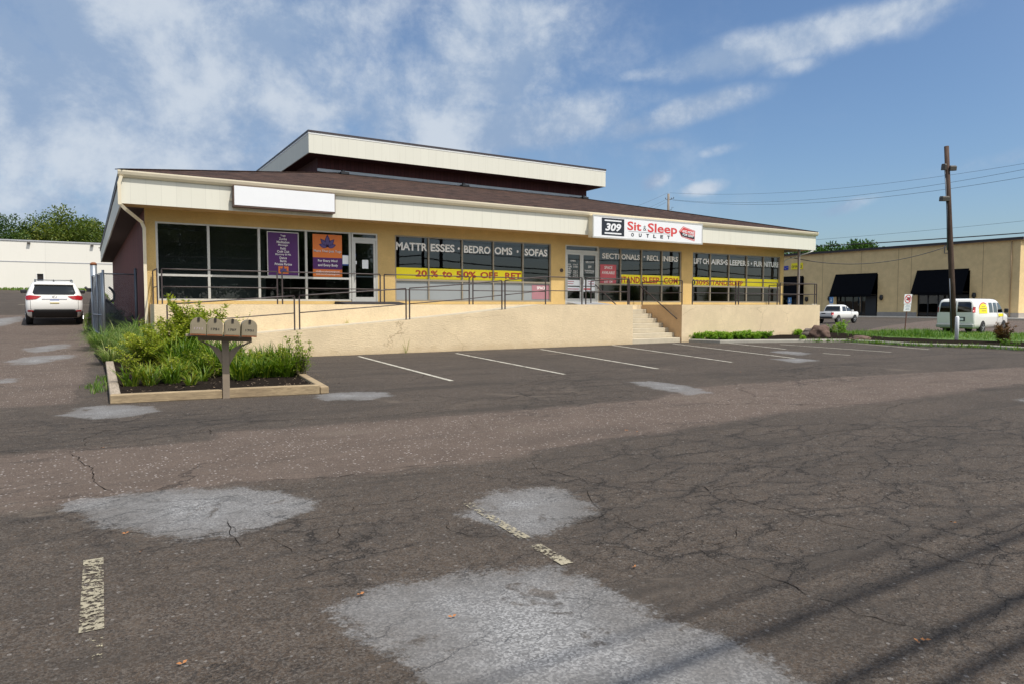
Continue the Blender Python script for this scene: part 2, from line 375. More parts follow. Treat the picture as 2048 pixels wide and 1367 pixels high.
M['wb_wall']=panels('white_block_wall',(.78,.755,.685),6.,.03,rough=.9,var=.03,gd=.85,bump=.1)
M['wb_trim']=simple('grey_coping',(.42,.43,.46),.6)
M['door_black']=simple('brown_black_door',(.02,.014,.012),.5)
M['rock']=simple('brown_rock',(.115,.072,.055),.95,.55,3,1.,9)
M['rock_grey']=simple('lichen_rock',(.17,.14,.12),.95,.6,4,1.,9)
M['mulch']=simple('black_mulch',(.020,.016,.013),1.,.95,42,1.,60,spec=.0)
M['bark']=simple('bark',(.09,.065,.045),.95,.3,4,.8,20)
M['stem']=simple('green_stem',(.10,.085,.035),.8)
M['day']=leafmat('daylily_leaf',(.034,.085,.008),(.11,.19,.014),(.36,.34,.04))
M['grassy']=leafmat('ornamental_grass',(.06,.125,.028),(.17,.27,.07),(.42,.42,.18),.4)
M['shrub']=leafmat('shrub_leaf',(.065,.125,.008),(.22,.29,.02),(.46,.45,.07),.4)
M['darkleaf']=leafmat('dark_leaf',(.006,.018,.006),(.018,.035,.012),(.05,.07,.025),.2)
M['cover']=leafmat('ground_cover_leaf',(.06,.17,.012),(.16,.33,.03),(.30,.42,.06))
M['grass']=leafmat('lawn_grass',(.045,.12,.012),(.11,.22,.025),(.24,.27,.06))
M['redleaf']=leafmat('red_shrub_leaf',(.05,.04,.015),(.13,.075,.03),(.26,.09,.04))
M['tree']=leafmat('tree_leaf',(.03,.065,.012),(.095,.14,.02),(.25,.25,.04),.3)
M['tree2']=leafmat('tree_leaf_deep',(.024,.058,.016),(.06,.11,.026),(.15,.19,.04),.3)
M['treeb']=leafmat('tree_leaf_bright',(.02,.06,.01),(.06,.13,.02),(.14,.22,.04),.3)
M['litter']=simple('fallen_leaf_orange',(.36,.15,.05),.8,.3,30)
M['line']=None

# ------------------------------------------------------------------ terrain
def sstep(a,b,x):
    t=np.clip((x-a)/(b-a),0,1); return t*t*(3-2*t)
def hgt(X,Y):
    X=np.asarray(X,float); Y=np.asarray(Y,float)
    r=np.interp(Y,[13,22,33,75],[0,.40,.75,3.0])
    return r*sstep(3.6,.9,X)-.12*sstep(36,42,X)
def H(x,y): return float(hgt(x,y))
def onT(px,py,lift=0):
    d=ray(px,py); t=1.
    lo=.5
    for i in range(4000):
        p=CAM+d*lo
        if p[2]<H(p[0],p[1])+lift: break
        lo*=1.004
    return CAM+d*lo
def G(px,py): return atZ(px,py,0.)
def gp(*pts): return [tuple(G(*p)[:2]) for p in pts]
def sdf(XY,poly):
    """signed distance, negative inside"""
    P=np.array(poly); d=np.full(len(XY),1e9); ins=np.zeros(len(XY),bool); n=len(P)
    for i in range(n):
        a=P[i]; b=P[(i+1)%n]; e=b-a; w=XY-a; t=np.clip((w@e)/(e@e+1e-12),0,1); q=w-t[:,None]*e; d=np.minimum(d,(q**2).sum(1))
        c=((a[1]<=XY[:,1])!=(b[1]<=XY[:,1]))
        with np.errstate(divide='ignore',invalid='ignore'): xi=a[0]+(XY[:,1]-a[1])/(b[1]-a[1])*e[0]
        ins^= c&(XY[:,0]<xi)
    d=np.sqrt(d); return np.where(ins,-d,d)
PATCH=[
 gp((110,1020),(150,1000),(250,985),(350,978),(480,972),(530,980),(620,1000),(640,1015),(580,1035),(520,1050),(470,1065),(400,1076),(300,1072),(240,1060),(190,1042)),
 gp((940,1000),(985,980),(1080,972),(1150,985),(1192,1020),(1150,1045),(1090,1070),(1050,1080),(1000,1052),(925,1030)),
 gp((650,1205),(720,1180),(850,1155),(1000,1138),(1120,1132),(1230,1180),(1300,1230),(1450,1280),(1560,1325),(1630,1380),(1700,1460),(900,1460),(830,1350),(740,1290),(690,1240)),
 gp((120,830),(150,815),(230,808),(310,812),(318,822),(250,833),(180,838)),
 gp((625,790),(680,783),(770,783),(785,791),(740,798),(650,800)),
 gp((1255,763),(1300,761),(1380,771),(1422,785),(1380,789),(1320,779)),
 gp((1535,703),(1570,700.5),(1625,706),(1600,710.5)),
 gp((1540,717),(1600,715.5),(1642,721),(1590,725)),
 gp((2028,797),(2090,792),(2100,806),(2050,803))]
def tp(*pts): return [tuple(onT(*p)[:2]) for p in pts]
PATCH+=[tp((15,722),(60,712),(150,708),(152,714),(80,727),(20,729)),tp((38,698),(100,690),(148,686),(130,697),(70,706)),tp((-20,756),(40,756),(22,765),(-20,768)),tp((-30,640),(40,633),(52,640),(0,654),(-30,656))]
LANE=gp((-400,940),(0,908),(250,893),(430,880),(428,862),(560,856),(1000,822),(1300,797),(1400,772),(1700,752),(2048,733),(2500,712),(2500,735),(2048,766),(1800,799),(1560,826),(1300,868),(1160,886),(1000,918),(700,950),(500,965),(230,992),(0,1026),(-400,1060))
RED2=[(-14,13),(-.2,13),(.2,20),(.4,24),(.3,40),(-14,40)]
RED3=[(38,16),(44,27),(60,34),(88,44),(88,8),(44,8)]
CRACKZ=[gp((1180,905),(1500,850),(1800,850),(2100,840),(2300,1100),(1700,1130),(1500,1050),(1250,1000)),gp((0,905),(430,860),(480,850),(430,815),(100,845),(-60,860)),gp((-60,1000),(200,1010),(420,1090),(700,1120),(900,1060),(700,1010),(500,1080),(100,1060)),
 gp((1000,1140),(1400,1130),(1750,1240),(2100,1160),(2300,1000),(1500,1000),(1200,1030)),gp((1030,770),(1160,735),(1260,800),(1080,830)),gp((1540,735),(1700,730),(1740,752),(1600,765))]
def ground():
    def ax(lo,hi,step,far,g):
        a=list(np.arange(lo,hi+1e-6,step)); s=step; x=hi
        while x<far: s*=g; x+=s; a.append(x)
        s=step; x=lo; b=[]
        while x>-far: s*=g; x-=s; b.append(x)
        return np.array(b[::-1]+a)
    X=ax(-6,16,.1,900,1.06); Y=ax(.6,15,.1,900,1.06)
    nx,ny=len(X),len(Y); gx,gy=np.meshgrid(X,Y); XY=np.stack([gx.ravel(),gy.ravel()],1)
    und=.012*np.sin(XY[:,0]*.9+1)*np.sin(XY[:,1]*.7)*(np.abs(XY[:,1])<40)
    z=hgt(XY[:,0],XY[:,1])+und*0-0.0
    me=bpy.data.meshes.new('ground'); V=np.column_stack([XY,z])
    i=np.arange(nx*ny).reshape(ny,nx); q=np.stack([i[:-1,:-1],i[:-1,1:],i[1:,1:],i[1:,:-1]],-1).reshape(-1,4)
    me.vertices.add(len(V)); me.vertices.foreach_set('co',V.ravel()); me.loops.add(q.size); me.loops.foreach_set('vertex_index',q.ravel())
    me.polygons.add(len(q)); me.polygons.foreach_set('loop_start',np.arange(0,q.size,4)); me.polygons.foreach_set('use_smooth',np.ones(len(q),bool)); me.update(calc_edges=True); me.validate()
    def put(n,v):
        a=me.attributes.new(n,'FLOAT','POINT'); a.data.foreach_set('value',v.astype(np.float32))
    put('patch',np.min([sdf(XY,p) for p in PATCH],0)); put('lane',np.min([sdf(XY,p) for p in (LANE,RED2,RED3)],0)); put('crackz',np.min([sdf(XY,p) for p in CRACKZ],0))
    o=bpy.data.objects.new('ground',me); COL.objects.link(o); o['kind']='structure'
    ca_,cb_=G(1430,985),G(1910,1120); CRK=-math.atan2(cb_[1]-ca_[1],cb_[0]-ca_[0])
    # --- asphalt material
    t=NT('worn_asphalt'); P=t.co()
    n0=t.noise(.22,5,.6); n1=t.noise(1.3,6,.65); n2=t.noise(9,4,.65); n3=t.noise(55,3,.7)
    v1=t.vor(95,out=1); v1s=t.nd('ShaderNodeSeparateColor'); t.L.new(v1,v1s.inputs[0]); spk=v1s.outputs[0]; spk2=v1s.outputs[1]
    v2n=t.nd('ShaderNodeTexVoronoi'); t.L.new(P,v2n.inputs[0]); v2n.inputs['Scale'].default_value=27; v2s=t.nd('ShaderNodeSeparateColor'); t.L.new(v2n.outputs[1],v2s.inputs[0]); big=t.math('MULTIPLY',v2s.outputs[0],t.math('LESS_THAN',v2n.outputs[0],t.math('MULTIPLY_ADD',v2s.outputs[1],.22,.10)))
    ab=(.098,.074,.055); 
    col=t.mix(t.rng(n1,.3,.7),dk(ab,.72),dk(ab,1.15)); col=t.mix(t.rng(n0,.35,.7),col,(.112,.084,.063)); 
    col=t.mix(t.math('MULTIPLY',t.rng(n2,.42,.68),.6),col,(.042,.034,.028))
    # aggregate
    col=t.mix(t.math('MULTIPLY',t.rng(spk,.2,.9),.6),col,(.165,.146,.128)); col=t.mix(t.math('MULTIPLY',t.rng(spk2,.5,1.),.65),col,(.034,.030,.028))
    col=t.mix(t.math('MULTIPLY',t.math('GREATER_THAN',big,.80),.6),col,(.30,.28,.26))
    g1=t.noise(160,3,.7); g2=t.noise(420,2,.6); col=t.mix(t.math('MULTIPLY',t.rng(t.math('ADD',t.math('MULTIPLY',g1,.6),t.math('MULTIPLY',g2,.4)),.40,.62),.75),dk_mix(t,col,.50),dk_mix(t,col,1.28))
    # reddish lane
    la=t.math('ADD',t.attr('lane'),t.math('MULTIPLY',t.math('SUBTRACT',t.noise(2.2,5,.65),.5),.45))
    lm=t.rng(la,-.16,.16,1.,0.)
    rc=t.mix(t.rng(n1,.3,.7),(.104,.077,.061),(.142,.107,.086)); rc=t.mix(t.math('MULTIPLY',t.rng(spk,.2,.9),.5),rc,(.175,.137,.112)); rc=t.mix(t.math('MULTIPLY',t.rng(spk2,.6,1.),.6),rc,(.07,.053,.048))
    rc=t.mix(t.math('MULTIPLY',t.math('GREATER_THAN',big,.50),.85),rc,(.46,.42,.39))
    col=t.mix(t.math('MULTIPLY',lm,.8),col,rc)
    # dark worn streaks running with the traffic
    sk=t.noise(.8,6,.7,.6,vec=t.map((.35,1.6,1),rot=(0,0,R(-12))))
    col=t.mix(t.math('MULTIPLY',t.math('MULTIPLY',t.rng(sk,.48,.68),.75),t.math('SUBTRACT',1.,t.math('MULTIPLY',lm,.6))),col,(.047,.040,.034))
    dr=t.noise(.5,5,.7,1.,vec=t.map((1,1,1),(7,3,0))); col=t.mix(t.math('MULTIPLY',t.rng(dr,.58,.70),.5),col,(.140,.113,.090))
    # edge of the lane lies open as a dark seam
    em=t.math('MULTIPLY',t.rng(t.math('ABSOLUTE',la),.0,.05,1.,0.),t.rng(t.noise(.9,3),.4,.55)); col=t.mix(t.math('MULTIPLY',em,.35),col,(.03,.026,.023))
    # alligator cracks
    wv=t.nd('ShaderNodeVectorMath',operation='ADD'); t.L.new(t.map((.62,1.25,1),rot=(0,0,CRK)),wv.inputs[0]); wn=t.nd('ShaderNodeVectorMath',operation='SCALE'); t.L.new(t.noise(2.3,5,.7,col=True),wn.inputs[0]); wn.inputs['Scale'].default_value=.45; t.L.new(wn.outputs[0],wv.inputs[1])
    cz=t.math('ADD',t.attr('crackz'),t.math('MULTIPLY',t.math('SUBTRACT',t.noise(.7,4,.6),.5),2.4)); cm=t.rng(cz,-.2,.9,1.,0.)
    e1=t.vor(1.7,'DISTANCE_TO_EDGE',wv.outputs[0]); e2=t.vor(4.6,'DISTANCE_TO_EDGE',wv.outputs[0])
    cw=t.noise(1.7,4,.6)
    c1=t.math('MULTIPLY',t.rng(t.math('DIVIDE',e1,t.rng(cw,.35,.72,.003,.020)),.3,1.,1.,0.),cm)
    c2=t.math('MULTIPLY',t.math('MULTIPLY',t.rng(t.math('DIVIDE',e2,t.rng(cw,.36,.7,.003,.034)),.3,1.,1.,0.),t.rng(cz,-.6,.4,1.,0.)),t.rng(n1,.36,.52))
    c3=t.math('MULTIPLY',t.rng(t.vor(.42,'DISTANCE_TO_EDGE',wv.outputs[0]),.001,.006,1.,0.),t.rng(n0,.45,.6))
    cr=t.math('MAXIMUM',t.math('MAXIMUM',c1,c2),t.math('MULTIPLY',c3,.8))
    col=t.mix(t.math('MULTIPLY',t.rng(e1,.0,.10,.34,0.),cm),col,(.04,.037,.035))
    col=t.mix(t.math('MULTIPLY',cr,.68),col,(.018,.015,.013))
    # pale sealed patches
    pn=t.math('ADD',t.math('MULTIPLY',t.math('SUBTRACT',t.noise(2.6,7,.72),.5),.62),t.math('MULTIPLY',t.math('SUBTRACT',t.noise(38,3,.7),.5),.3))
    pa=t.math('ADD',t.attr('patch'),pn); pm=t.rng(pa,-.06,.05,1.,0.)
    hol=t.math('SUBTRACT',1.,t.math('MULTIPLY',t.rng(t.noise(2.3,6,.72,.5,vec=t.map((1,1,1),(3,9,0))),.58,.66),.72))
    pc=t.mix(t.rng(spk,.1,.95),(.155,.154,.154),(.335,.333,.331)); pc=t.mix(t.math('MULTIPLY',t.rng(spk2,.6,1.),.6),pc,(.10,.098,.098)); pc=t.mix(t.math('MULTIPLY',t.rng(n1,.38,.62),.55),pc,(.155,.15,.145))
    pc=t.mix(t.math('MULTIPLY',cr,.5),pc,(.05,.05,.05))
    pf=t.math('MULTIPLY',t.math('MULTIPLY',pm,hol),t.rng(t.math('ADD',pa,t.math('MULTIPLY',spk,.35)),-.45,.25,1.,.55))
    col=t.mix(pf,col,pc)
    t.base(col); t.rough(.93); t.spec(.22)
    hh=t.math('ADD',t.math('MULTIPLY',spk,.5),t.math('MULTIPLY',n3,.6)); hh=t.math('SUBTRACT',hh,t.math('MULTIPLY',cr,1.6))
    t.bump(hh,.75,.012)
    me.materials.append(t.m)
ground()

# ------------------------------------------------------------------ painted lines and long cracks
def worn(name,c,wear):
    t=NT(name); n=t.noise(34,6,.78); n2=t.noise(2.5,4,.6)
    a=t.math('GREATER_THAN',t.math('ADD',n,t.math('MULTIPLY',t.math('SUBTRACT',n2,.5),.5)),wear)
    t.base(t.mix(t.rng(t.noise(6,4),.3,.7),dk(c,.8),c)); t.rough(.85); t.set(t.b.inputs['Alpha'],a); return t.m
M['line']=worn('worn_line_white',(.50,.46,.36),.40); M['line2']=worn('worn_line_cream',(.35,.31,.22),.505); M['line_new']=worn('line_white',(.52,.49,.41),.42); M['line3']=worn('faint_line_cream',(.34,.30,.22),.57)
def strip(name,a,b,w,mat,lift=.006):
    a=np.array(a[:2]); b=np.array(b[:2]); d=b-a; L=np.linalg.norm(d); d/=L; n=np.array([-d[1],d[0]])*w/2
    mb=MB(); k=max(2,int(L/1.0)); 
    for i in range(k):
        p=a+d*L*i/k; q=a+d*L*(i+1)/k; vs=[p-n,q-n,q+n,p+n]; mb.quad(*[(v[0],v[1],H(v[0],v[1])+lift) for v in vs])
    o=mb.build(name,mat,fix=False); o['kind']='structure'; return o
for a,b in (((717,712),(904,761)),((912,706),(1129,748)),((1081,698),(1316,737)),((1224,690),(1464,724)),((1346,687),(1590,716)),((1457,686),(1572,698)),((1560,688.5),(1783,704)),((1690,684.5),(1858,698.5)),((1646,706),(1700,710))):
    strip('parking_line',G(*a),G(*b),.10,M['line_new'])
strip('parking_line',G(187,1118),G(183,1262),.105,M['line2']); strip('parking_line',G(181,1278),G(177,1330),.10,worn('almost_gone_line',(.42,.37,.25),.60))
strip('parking_line',G(935,1006),G(1052,1077),.08,M['line2'],.007); strip('parking_line',G(1070,1090),G(1135,1128),.085,M['line2'],.007)
strip('parking_line',onT(36,610),onT(60,610),.12,M['line']); strip('parking_line',onT(168,610.5),onT(192,610.5),.12,M['line'])
for k in range(6):
    y=22+k*2.9; strip('parking_line',(88,y),(93.5,y),.12,M['line_new'])
def crack(mb,rng,pts,w):
    P=[G(*p)[:2] for p in pts]; Q=[]
    for i in range(len(P)-1):
        L=np.linalg.norm(P[i+1]-P[i]); k=max(2,int(L/.06))
        for j in range(k): Q.append(P[i]+(P[i+1]-P[i])*j/k)
    Q.append(P[-1]); Q=np.array(Q); 
    off=np.zeros(2); 
    for i in range(1,len(Q)-1):
        off=off*.7+np.array([rng.gauss(0,.014),rng.gauss(0,.014)]); Q[i]+=off
    vs=[]; 
    for i in range(len(Q)):
        d=Q[min(i+1,len(Q)-1)]-Q[max(i-1,0)]; d/=np.linalg.norm(d)+1e-9; n=np.array([-d[1],d[0]]); ww=w*(.05+rng.random()*.42)/2*(1 if 1<i<len(Q)-2 else .2)
        for s in (-1,1): p=Q[i]+n*ww*s; vs.append((p[0],p[1],.004))
    mb.add(vs,[(2*i,2*i+2,2*i+3,2*i+1) for i in range(len(Q)-1)])
def Z1(*p): return [(x/2,820+y/2) for x,y in p]
def Z2(*p): return [(1024+x/2,820+y/2) for x,y in p]
rng=random.Random(5); mb=MB()
for pts,w in ((Z1((280,165),(330,210),(375,250),(370,285),(410,310),(455,330)),.022),(Z1((0,170),(280,165),(330,150),(500,130),(620,110),(770,90),(830,70),(850,100)),.02),(Z1((330,150),(345,110),(420,80),(520,70),(700,60)),.016),
  (Z1((0,430),(100,420),(220,400)),.015),(Z1((400,470),(560,500),(900,460),(960,485),(1060,470)),.012),(Z1((1000,300),(1100,280),(1350,270),(1600,230),(1800,205),(2048,180)),.02),
  (Z1((900,430),(940,480),(1000,550),(1100,510),(1170,570),(1260,610),(1340,590),(1420,600)),.015),(Z1((1290,370),(1380,380),(1430,410),(1500,380),(1650,360),(1700,330),(1850,350)),.013),(Z1((1380,440),(1350,500),(1290,530),(1100,545)),.01),
  (Z1((1750,410),(1800,470),(1880,510),(2048,500)),.012),(Z2((0,240),(100,230),(200,250),(330,290),(560,285),(750,300),(810,325),(1000,380),(1100,400),(1200,440),(1500,500),(1600,545),(1770,600),(2048,640)),.018),
  (Z2((130,500),(230,450),(300,440),(390,410),(430,420),(500,470),(590,500),(680,500),(800,470),(890,470),(880,510),(800,530),(720,510)),.014),
  (Z2((700,540),(800,580),(900,620),(1060,670),(1150,710),(1200,745),(1310,770),(1400,820),(1520,850),(1700,900)),.016),(Z2((890,490),(960,510),(1050,480),(1130,480),(1180,430),(1300,440)),.010),
  (Z2((60,190),(130,270),(280,300),(330,380)),.012),(Z2((860,240),(1000,210),(1150,190),(1300,215),(1500,240)),.012),(Z2((1310,510),(1320,560),(1350,600)),.008),(Z2((180,500),(260,520),(330,545),(520,560)),.008),(Z2((900,400),(950,430),(970,460)),.008),
  ([(1004,800),(1060,786),(1200,784),(1340,780)],.03),([(500,842),(620,838),(760,832),(900,815),(1000,806)],.025),([(930,838),(950,856),(960,862)],.015),
  ([(1024,775),(1080,760),(1160,740)],.02),([(1590,875),(1700,858),(1850,852),(2048,850)],.02),([(1650,930),(1800,925),(1950,945),(2048,950)],.015)):
    crack(mb,rng,pts,w)
ck=NT('open_crack'); ck.base((.016,.014,.013)); ck.rough(1.); ck.spec(0)
o=mb.build('asphalt_cracks',ck.m,fix=False); o['kind']='structure'

# street behind the camera, its verge and pavement
mb=MB(); mb.quad((-300,-16,.004),(300,-16,.004),(300,-5.5,.004),(-300,-5.5,.004)); o=mb.build('road',simple('street_asphalt',(.07,.068,.065),.95,.2,1.,.4,60),fix=False); o['kind']='structure'
mb=MB(); mb.quad((-300,-900,.006),(300,-900,.006),(300,-16.3,.006),(-300,-16.3,.006)); o=mb.build('verge',simple('verge_green',(.06,.11,.025),.95,.35,.8),fix=False); o['kind']='structure'

# ------------------------------------------------------------------ the shop building
YB=24.4; YF=23.4; YW=21.37; Y2=22.75; YFAR=55.
XL=1.63; XR=32.5; ZT=1.60; ZS=4.60; ZFB=4.56; ZFT=5.34
XFL=.95; XFR=33.82
shop=thing('shop_building','long low tan stucco shop building with cream fascia, brown shingle roof and raised clerestory','building',(XL,YB,0))
OPEN=[('w',311.7,701.5),('d',702.8,754.5),('w',789,1101),('d',1129.5,1195.8),('w',1196,1362),('w',1384,1559.5)]
YG=YB+.05
ox=[(k,float(atY(a,520,YG)[0]),float(atY(b,520,YG)[0])) for k,a,b in OPEN]
ZW=4.20; ZSILL=1.75; ZMID=2.53
# merge adjacent openings
wall=MB(); TH=.22
runs=[(ox[0][1],ox[1][2]),(ox[2][1],ox[2][2]),(ox[3][1],ox[4][2]),(ox[5][1],ox[5][2])]
cur=XL
for a,b in runs:
    wall.box(cur,YB,-.4,a,YB+TH,ZS); cur=b
wall.box(cur,YB,-.4,XR,YB+TH,ZS)
for a,b in runs: wall.box(a,YB,ZW,b,YB+TH,ZS)
for k,a,b in ox:
    if k=='w': wall.box(a,YB,ZT-.5,b,YB+TH,ZSILL-.03)
wall.build('wall',M['stucco'],shop)
# inside faces & side/back walls
mb=MB(); mb.box(XL,YB+TH,-.4,XL+.2,YFAR,ZS); mb.build('side_wall',M['maroon'],shop)
mb=MB(); mb.box(XR-.2,YB+TH,-.4,XR,YFAR,ZS); mb.box(XL+.2,YFAR-.2,-.4,XR-.2,YFAR,ZS); mb.build('rear_wall',M['stucco'],shop)
# soffit & fascia
mb=MB(); mb.box(XFL+.05,YF+.05,ZFB+.03,XFR-.05,YB,ZFB+.07); mb.build('soffit',M['soffit_tan'],shop)
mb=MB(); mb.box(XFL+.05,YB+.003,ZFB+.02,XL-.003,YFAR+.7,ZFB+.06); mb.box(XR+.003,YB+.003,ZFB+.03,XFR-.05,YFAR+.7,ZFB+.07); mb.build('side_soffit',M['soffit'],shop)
mb=MB(); mb.box(XFL,YF,ZFB,XFR,YF+.05,ZFT); mb.box(XFL,YF+.05,ZFB,XFL+.05,YFAR+.7,ZFT); mb.box(XFR-.05,YF+.05,ZFB,XFR,YFAR+.7,ZFT); mb.box(XFL+.05,YFAR+.65,ZFB,XFR-.05,YFAR+.7,ZFT); mb.build('fascia',M['fascia'],shop)
# gutter: profile swept along the front
gy=YF; prof=[(0,ZFT-.02),(-.05,ZFT-.02),(-.11,ZFT+.05),(-.135,ZFT+.13),(-.135,ZFT+.17),(-.115,ZFT+.17),(-.10,ZFT+.12),(0,ZFT+.04)]
mb=MB(); mb.prism([(XFL-.06,gy+a-.002,b) for a,b in prof],(XFR-XFL+.12,0,0)); mb.box(XFL-.06,gy+.0,ZFT+.02,XFR+.06,gy+.03,ZFT+.17); gut=mb.build('gutter',M['gutter'],shop)
mb=MB(); mb.box(XFL-.035,YF+.035,ZFT-.03,XFL-.003,YFAR+.75,ZFT+.17); mb.box(XFR+.003,YF+.035,ZFT-.03,XFR+.035,YFAR+.75,ZFT+.17); mb.build('drip_edge',M['drip'],shop)
# roof, hipped, cut off inside the clerestory
SL=.25; zr=ZFT+.18; ins=9.6
x0,x1,y0,y1=XFL-.04,XFR+.04,YF-.09,YFAR+.75
mb=MB(); a=[(x0,y0,zr),(x1,y0,zr),(x1,y1,zr),(x0,y1,zr)]; b=[(x0+ins,y0+ins,zr+ins*SL),(x1-ins,y0+ins,zr+ins*SL),(x1-ins,y1-ins,zr+ins*SL),(x0+ins,y1-ins,zr+ins*SL)]
mb.add(a+b,[(0,1,5,4),(1,2,6,5),(2,3,7,6),(3,0,4,7),(4,5,6,7)]); mb.add([(p[0],p[1],p[2]-.03) for p in a]+a,[(0,1,5,4),(1,2,6,5),(2,3,7,6),(3,0,4,7)]); mb.build('roof',M['shingle'],shop)
mb=MB()
for s,e in ((a[0],b[0]),(a[1],b[1]),(a[2],b[2]),(a[3],b[3])):
    s,e=Vector(s),Vector(e); mb.bar(s+Vector((0,0,.012)),e+Vector((0,0,.012)),.24,.024)
mb.build('hip_cap',M['shingle'],shop)
# clerestory
CX0,CX1,CY0,CY1=9.5,25.5,32.9,46.
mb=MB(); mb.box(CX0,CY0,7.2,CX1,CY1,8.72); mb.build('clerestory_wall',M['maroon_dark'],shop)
mb=MB(); f0,f1,g0,g1=8.83,26.17,31.95,47.; zb,zt=8.53,9.50
mb.box(f0,g0,zb,f1,g0+.05,zt); mb.box(f0,g0+.05,zb,f0+.05,g1,zt); mb.box(f1-.05,g0+.05,zb,f1,g1,zt); mb.box(f0+.05,g1-.05,zb,f1-.05,g1,zt); mb.build('clerestory_fascia',M['fascia'],shop)
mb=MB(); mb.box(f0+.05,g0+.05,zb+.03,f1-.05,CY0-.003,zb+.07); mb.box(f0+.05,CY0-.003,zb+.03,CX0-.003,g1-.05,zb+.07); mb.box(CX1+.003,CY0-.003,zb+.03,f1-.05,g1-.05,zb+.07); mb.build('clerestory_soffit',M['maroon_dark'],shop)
mb=MB(); mb.box(f0-.03,g0-.03,zt-.035,f1+.03,g1+.03,zt+.05); mb.build('clerestory_roof',M['drip'],shop)
mb=MB(); mb.box(f0-.012,g0-.012,zt-.115,f1+.012,g0-.001,zt-.037); mb.box(f0-.012,g0-.001,zt-.115,f0-.001,g1,zt-.037); mb.build('clerestory_trim',M['white_trim'],shop)
zz=zr+SL*(CY0-y0)
mb=MB(); mb.box(CX0-.02,CY0-.025,zz-.01,CX1+.02,CY0-.003,zz+.13); mb.prism([(CX0-.02,CY0-.025,zz+.012),(CX0-.02,CY0-.3,zz+.012-SL*.275),(CX0-.02,CY0-.3,zz+.004-SL*.275),(CX0-.02,CY0-.025,zz+.002)],(CX1-CX0+.04,0,0)); mb.build('flashing',M['flash'],shop)
for px,py in ((688,347),(929,374),(1168,398)):
    yy=CY0-.55; xx=float(atY(px,py,yy)[0]); zv=zr+SL*(yy-y0)
    mb=MB(); mb.box(xx-.2,yy-.2,zv-.03,xx+.2,yy+.2,zv+.09); mb.tube([(xx-.05,yy,zv),(xx-.05,yy,zv+.2)],.09,8); mb.build('roof_vent',M['black'],shop,bevel=.015)
# downspout at the left corner
mb=MB(); pts=[(XFL+.03,YF-.075,ZFT),(XFL-.03,YF-.07,ZFT-.2),(XFL-.03,YF-.06,ZFB-.02),(XFL+.1,YF+.06,ZFB-.14),(XL-.1,YB-.09,ZFB-.42),(XL-.03,YB-.07,ZFB-.6),(XL-.03,YB-.07,.3)]
for p,q in zip(pts[:-1],pts[1:]): mb.bar(p,Vector(q)+(Vector(q)-Vector(p)).normalized()*.03,.09,.07,(0,1,0))
mb.build('downspout',M['gutter'],shop)
mb=MB(); pts=[(XFR-.25,YF-.07,ZFT),(XFR-.25,YF-.05,ZFB-.05),(XR+.15,YB-.05,ZFB-.5),(XR+.06,YB+.1,ZFB-.7),(XR+.06,YB+.1,ZT)]
mb.tube(pts[1:],.035,6); mb.build('conduit',M['alu'],shop)
xp=float(atY(1597,560,YF+.25)[0])
mb=MB(); mb.box(xp-.05,YF+.2,ZT,xp+.05,YF+.3,ZFB+.03); mb.build('roof_post',simple('roof_post_grey',(.20,.17,.16),.5),shop)
mb=MB(); p=atY(1123,541,YB-.01); mb.tube([(p[0],YB-.03,p[2]),(p[0],YB+.0,p[2])],.085,10); mb.build('round_plate',M['soffit'],shop)
# rooms behind the glass
zc=4.32
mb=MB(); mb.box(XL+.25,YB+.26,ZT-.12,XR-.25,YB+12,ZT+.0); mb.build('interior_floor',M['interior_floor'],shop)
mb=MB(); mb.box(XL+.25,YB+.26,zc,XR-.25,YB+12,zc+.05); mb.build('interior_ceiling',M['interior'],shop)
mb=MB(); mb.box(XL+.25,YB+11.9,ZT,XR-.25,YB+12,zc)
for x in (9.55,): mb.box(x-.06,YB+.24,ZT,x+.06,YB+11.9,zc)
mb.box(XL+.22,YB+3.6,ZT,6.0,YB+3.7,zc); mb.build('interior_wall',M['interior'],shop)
mb=MB(); mb.box(6.0,YB+3.55,ZT,6.9,YB+3.6,ZT+2.1); mb.build('doorway_shade',M['interior_dark'],shop)  # near-black sheet paints the shade inside an open doorway

# ---- windows: a frame with its panes and lettering
YGL=YB+.09
def window(x0,x1,mull,name_mat,mid=True,lower=None,ztop=ZW,mw=.055):
    f=MB(); y0,y1=YB+.03,YB+.13
    f.box(x0,y0,ZSILL-.03,x1,y1,ZSILL+.03); f.box(x0,y0,ztop-.05,x1,y1,ztop); 
    xs=[x0+.03]+list(mull)+[x1-.03]
    for i,x in enumerate(xs):
        f.box(x-mw/2,y0-.004,ZSILL+.03,x+mw/2,y1-.004,ztop-.05)
        if i<len(xs)-1 and mid: f.box(x+mw/2,y0,ZMID-.035,xs[i+1]-mw/2,y1,ZMID+.035)
    fr=f.build('window',name_mat,shop)
    g=MB(); g.quad((x0+.03,YGL,ZSILL),(x1-.03,YGL,ZSILL),(x1-.03,YGL,ztop-.02),(x0+.03,YGL,ztop-.02)); g.build('pane',M['glass'],fr,fix=False)
    if lower:
        b=MB(); b.box(x0+.04,YGL-.008,ZSILL+.02,x1-.04,YGL-.004,ZMID); b.build('blind',M[lower],fr)
    return fr
mX=lambda px: float(atY(px,540,YG)[0])
W1=window(ox[0][1],ox[0][2],[mX(417.9),mX(518.7),mX(612.7)],M['alu'],mw=.075)
W2=window(ox[2][1],ox[2][2],[mX(857.3),mX(924.3),mX(986.5),mX(1045.7)],M['alu_dark'],lower='grey_board')
W3=window(ox[4][1]-.0,ox[4][2],[mX(1241),mX(1282.8),mX(1323.5)],M['alu_dark'],mw=.06)
W4=window(ox[5][1],ox[5][2],[mX(1420.5),mX(1457.6),mX(1493.2),mX(1526.7)],M['alu_dark'],mw=.06)
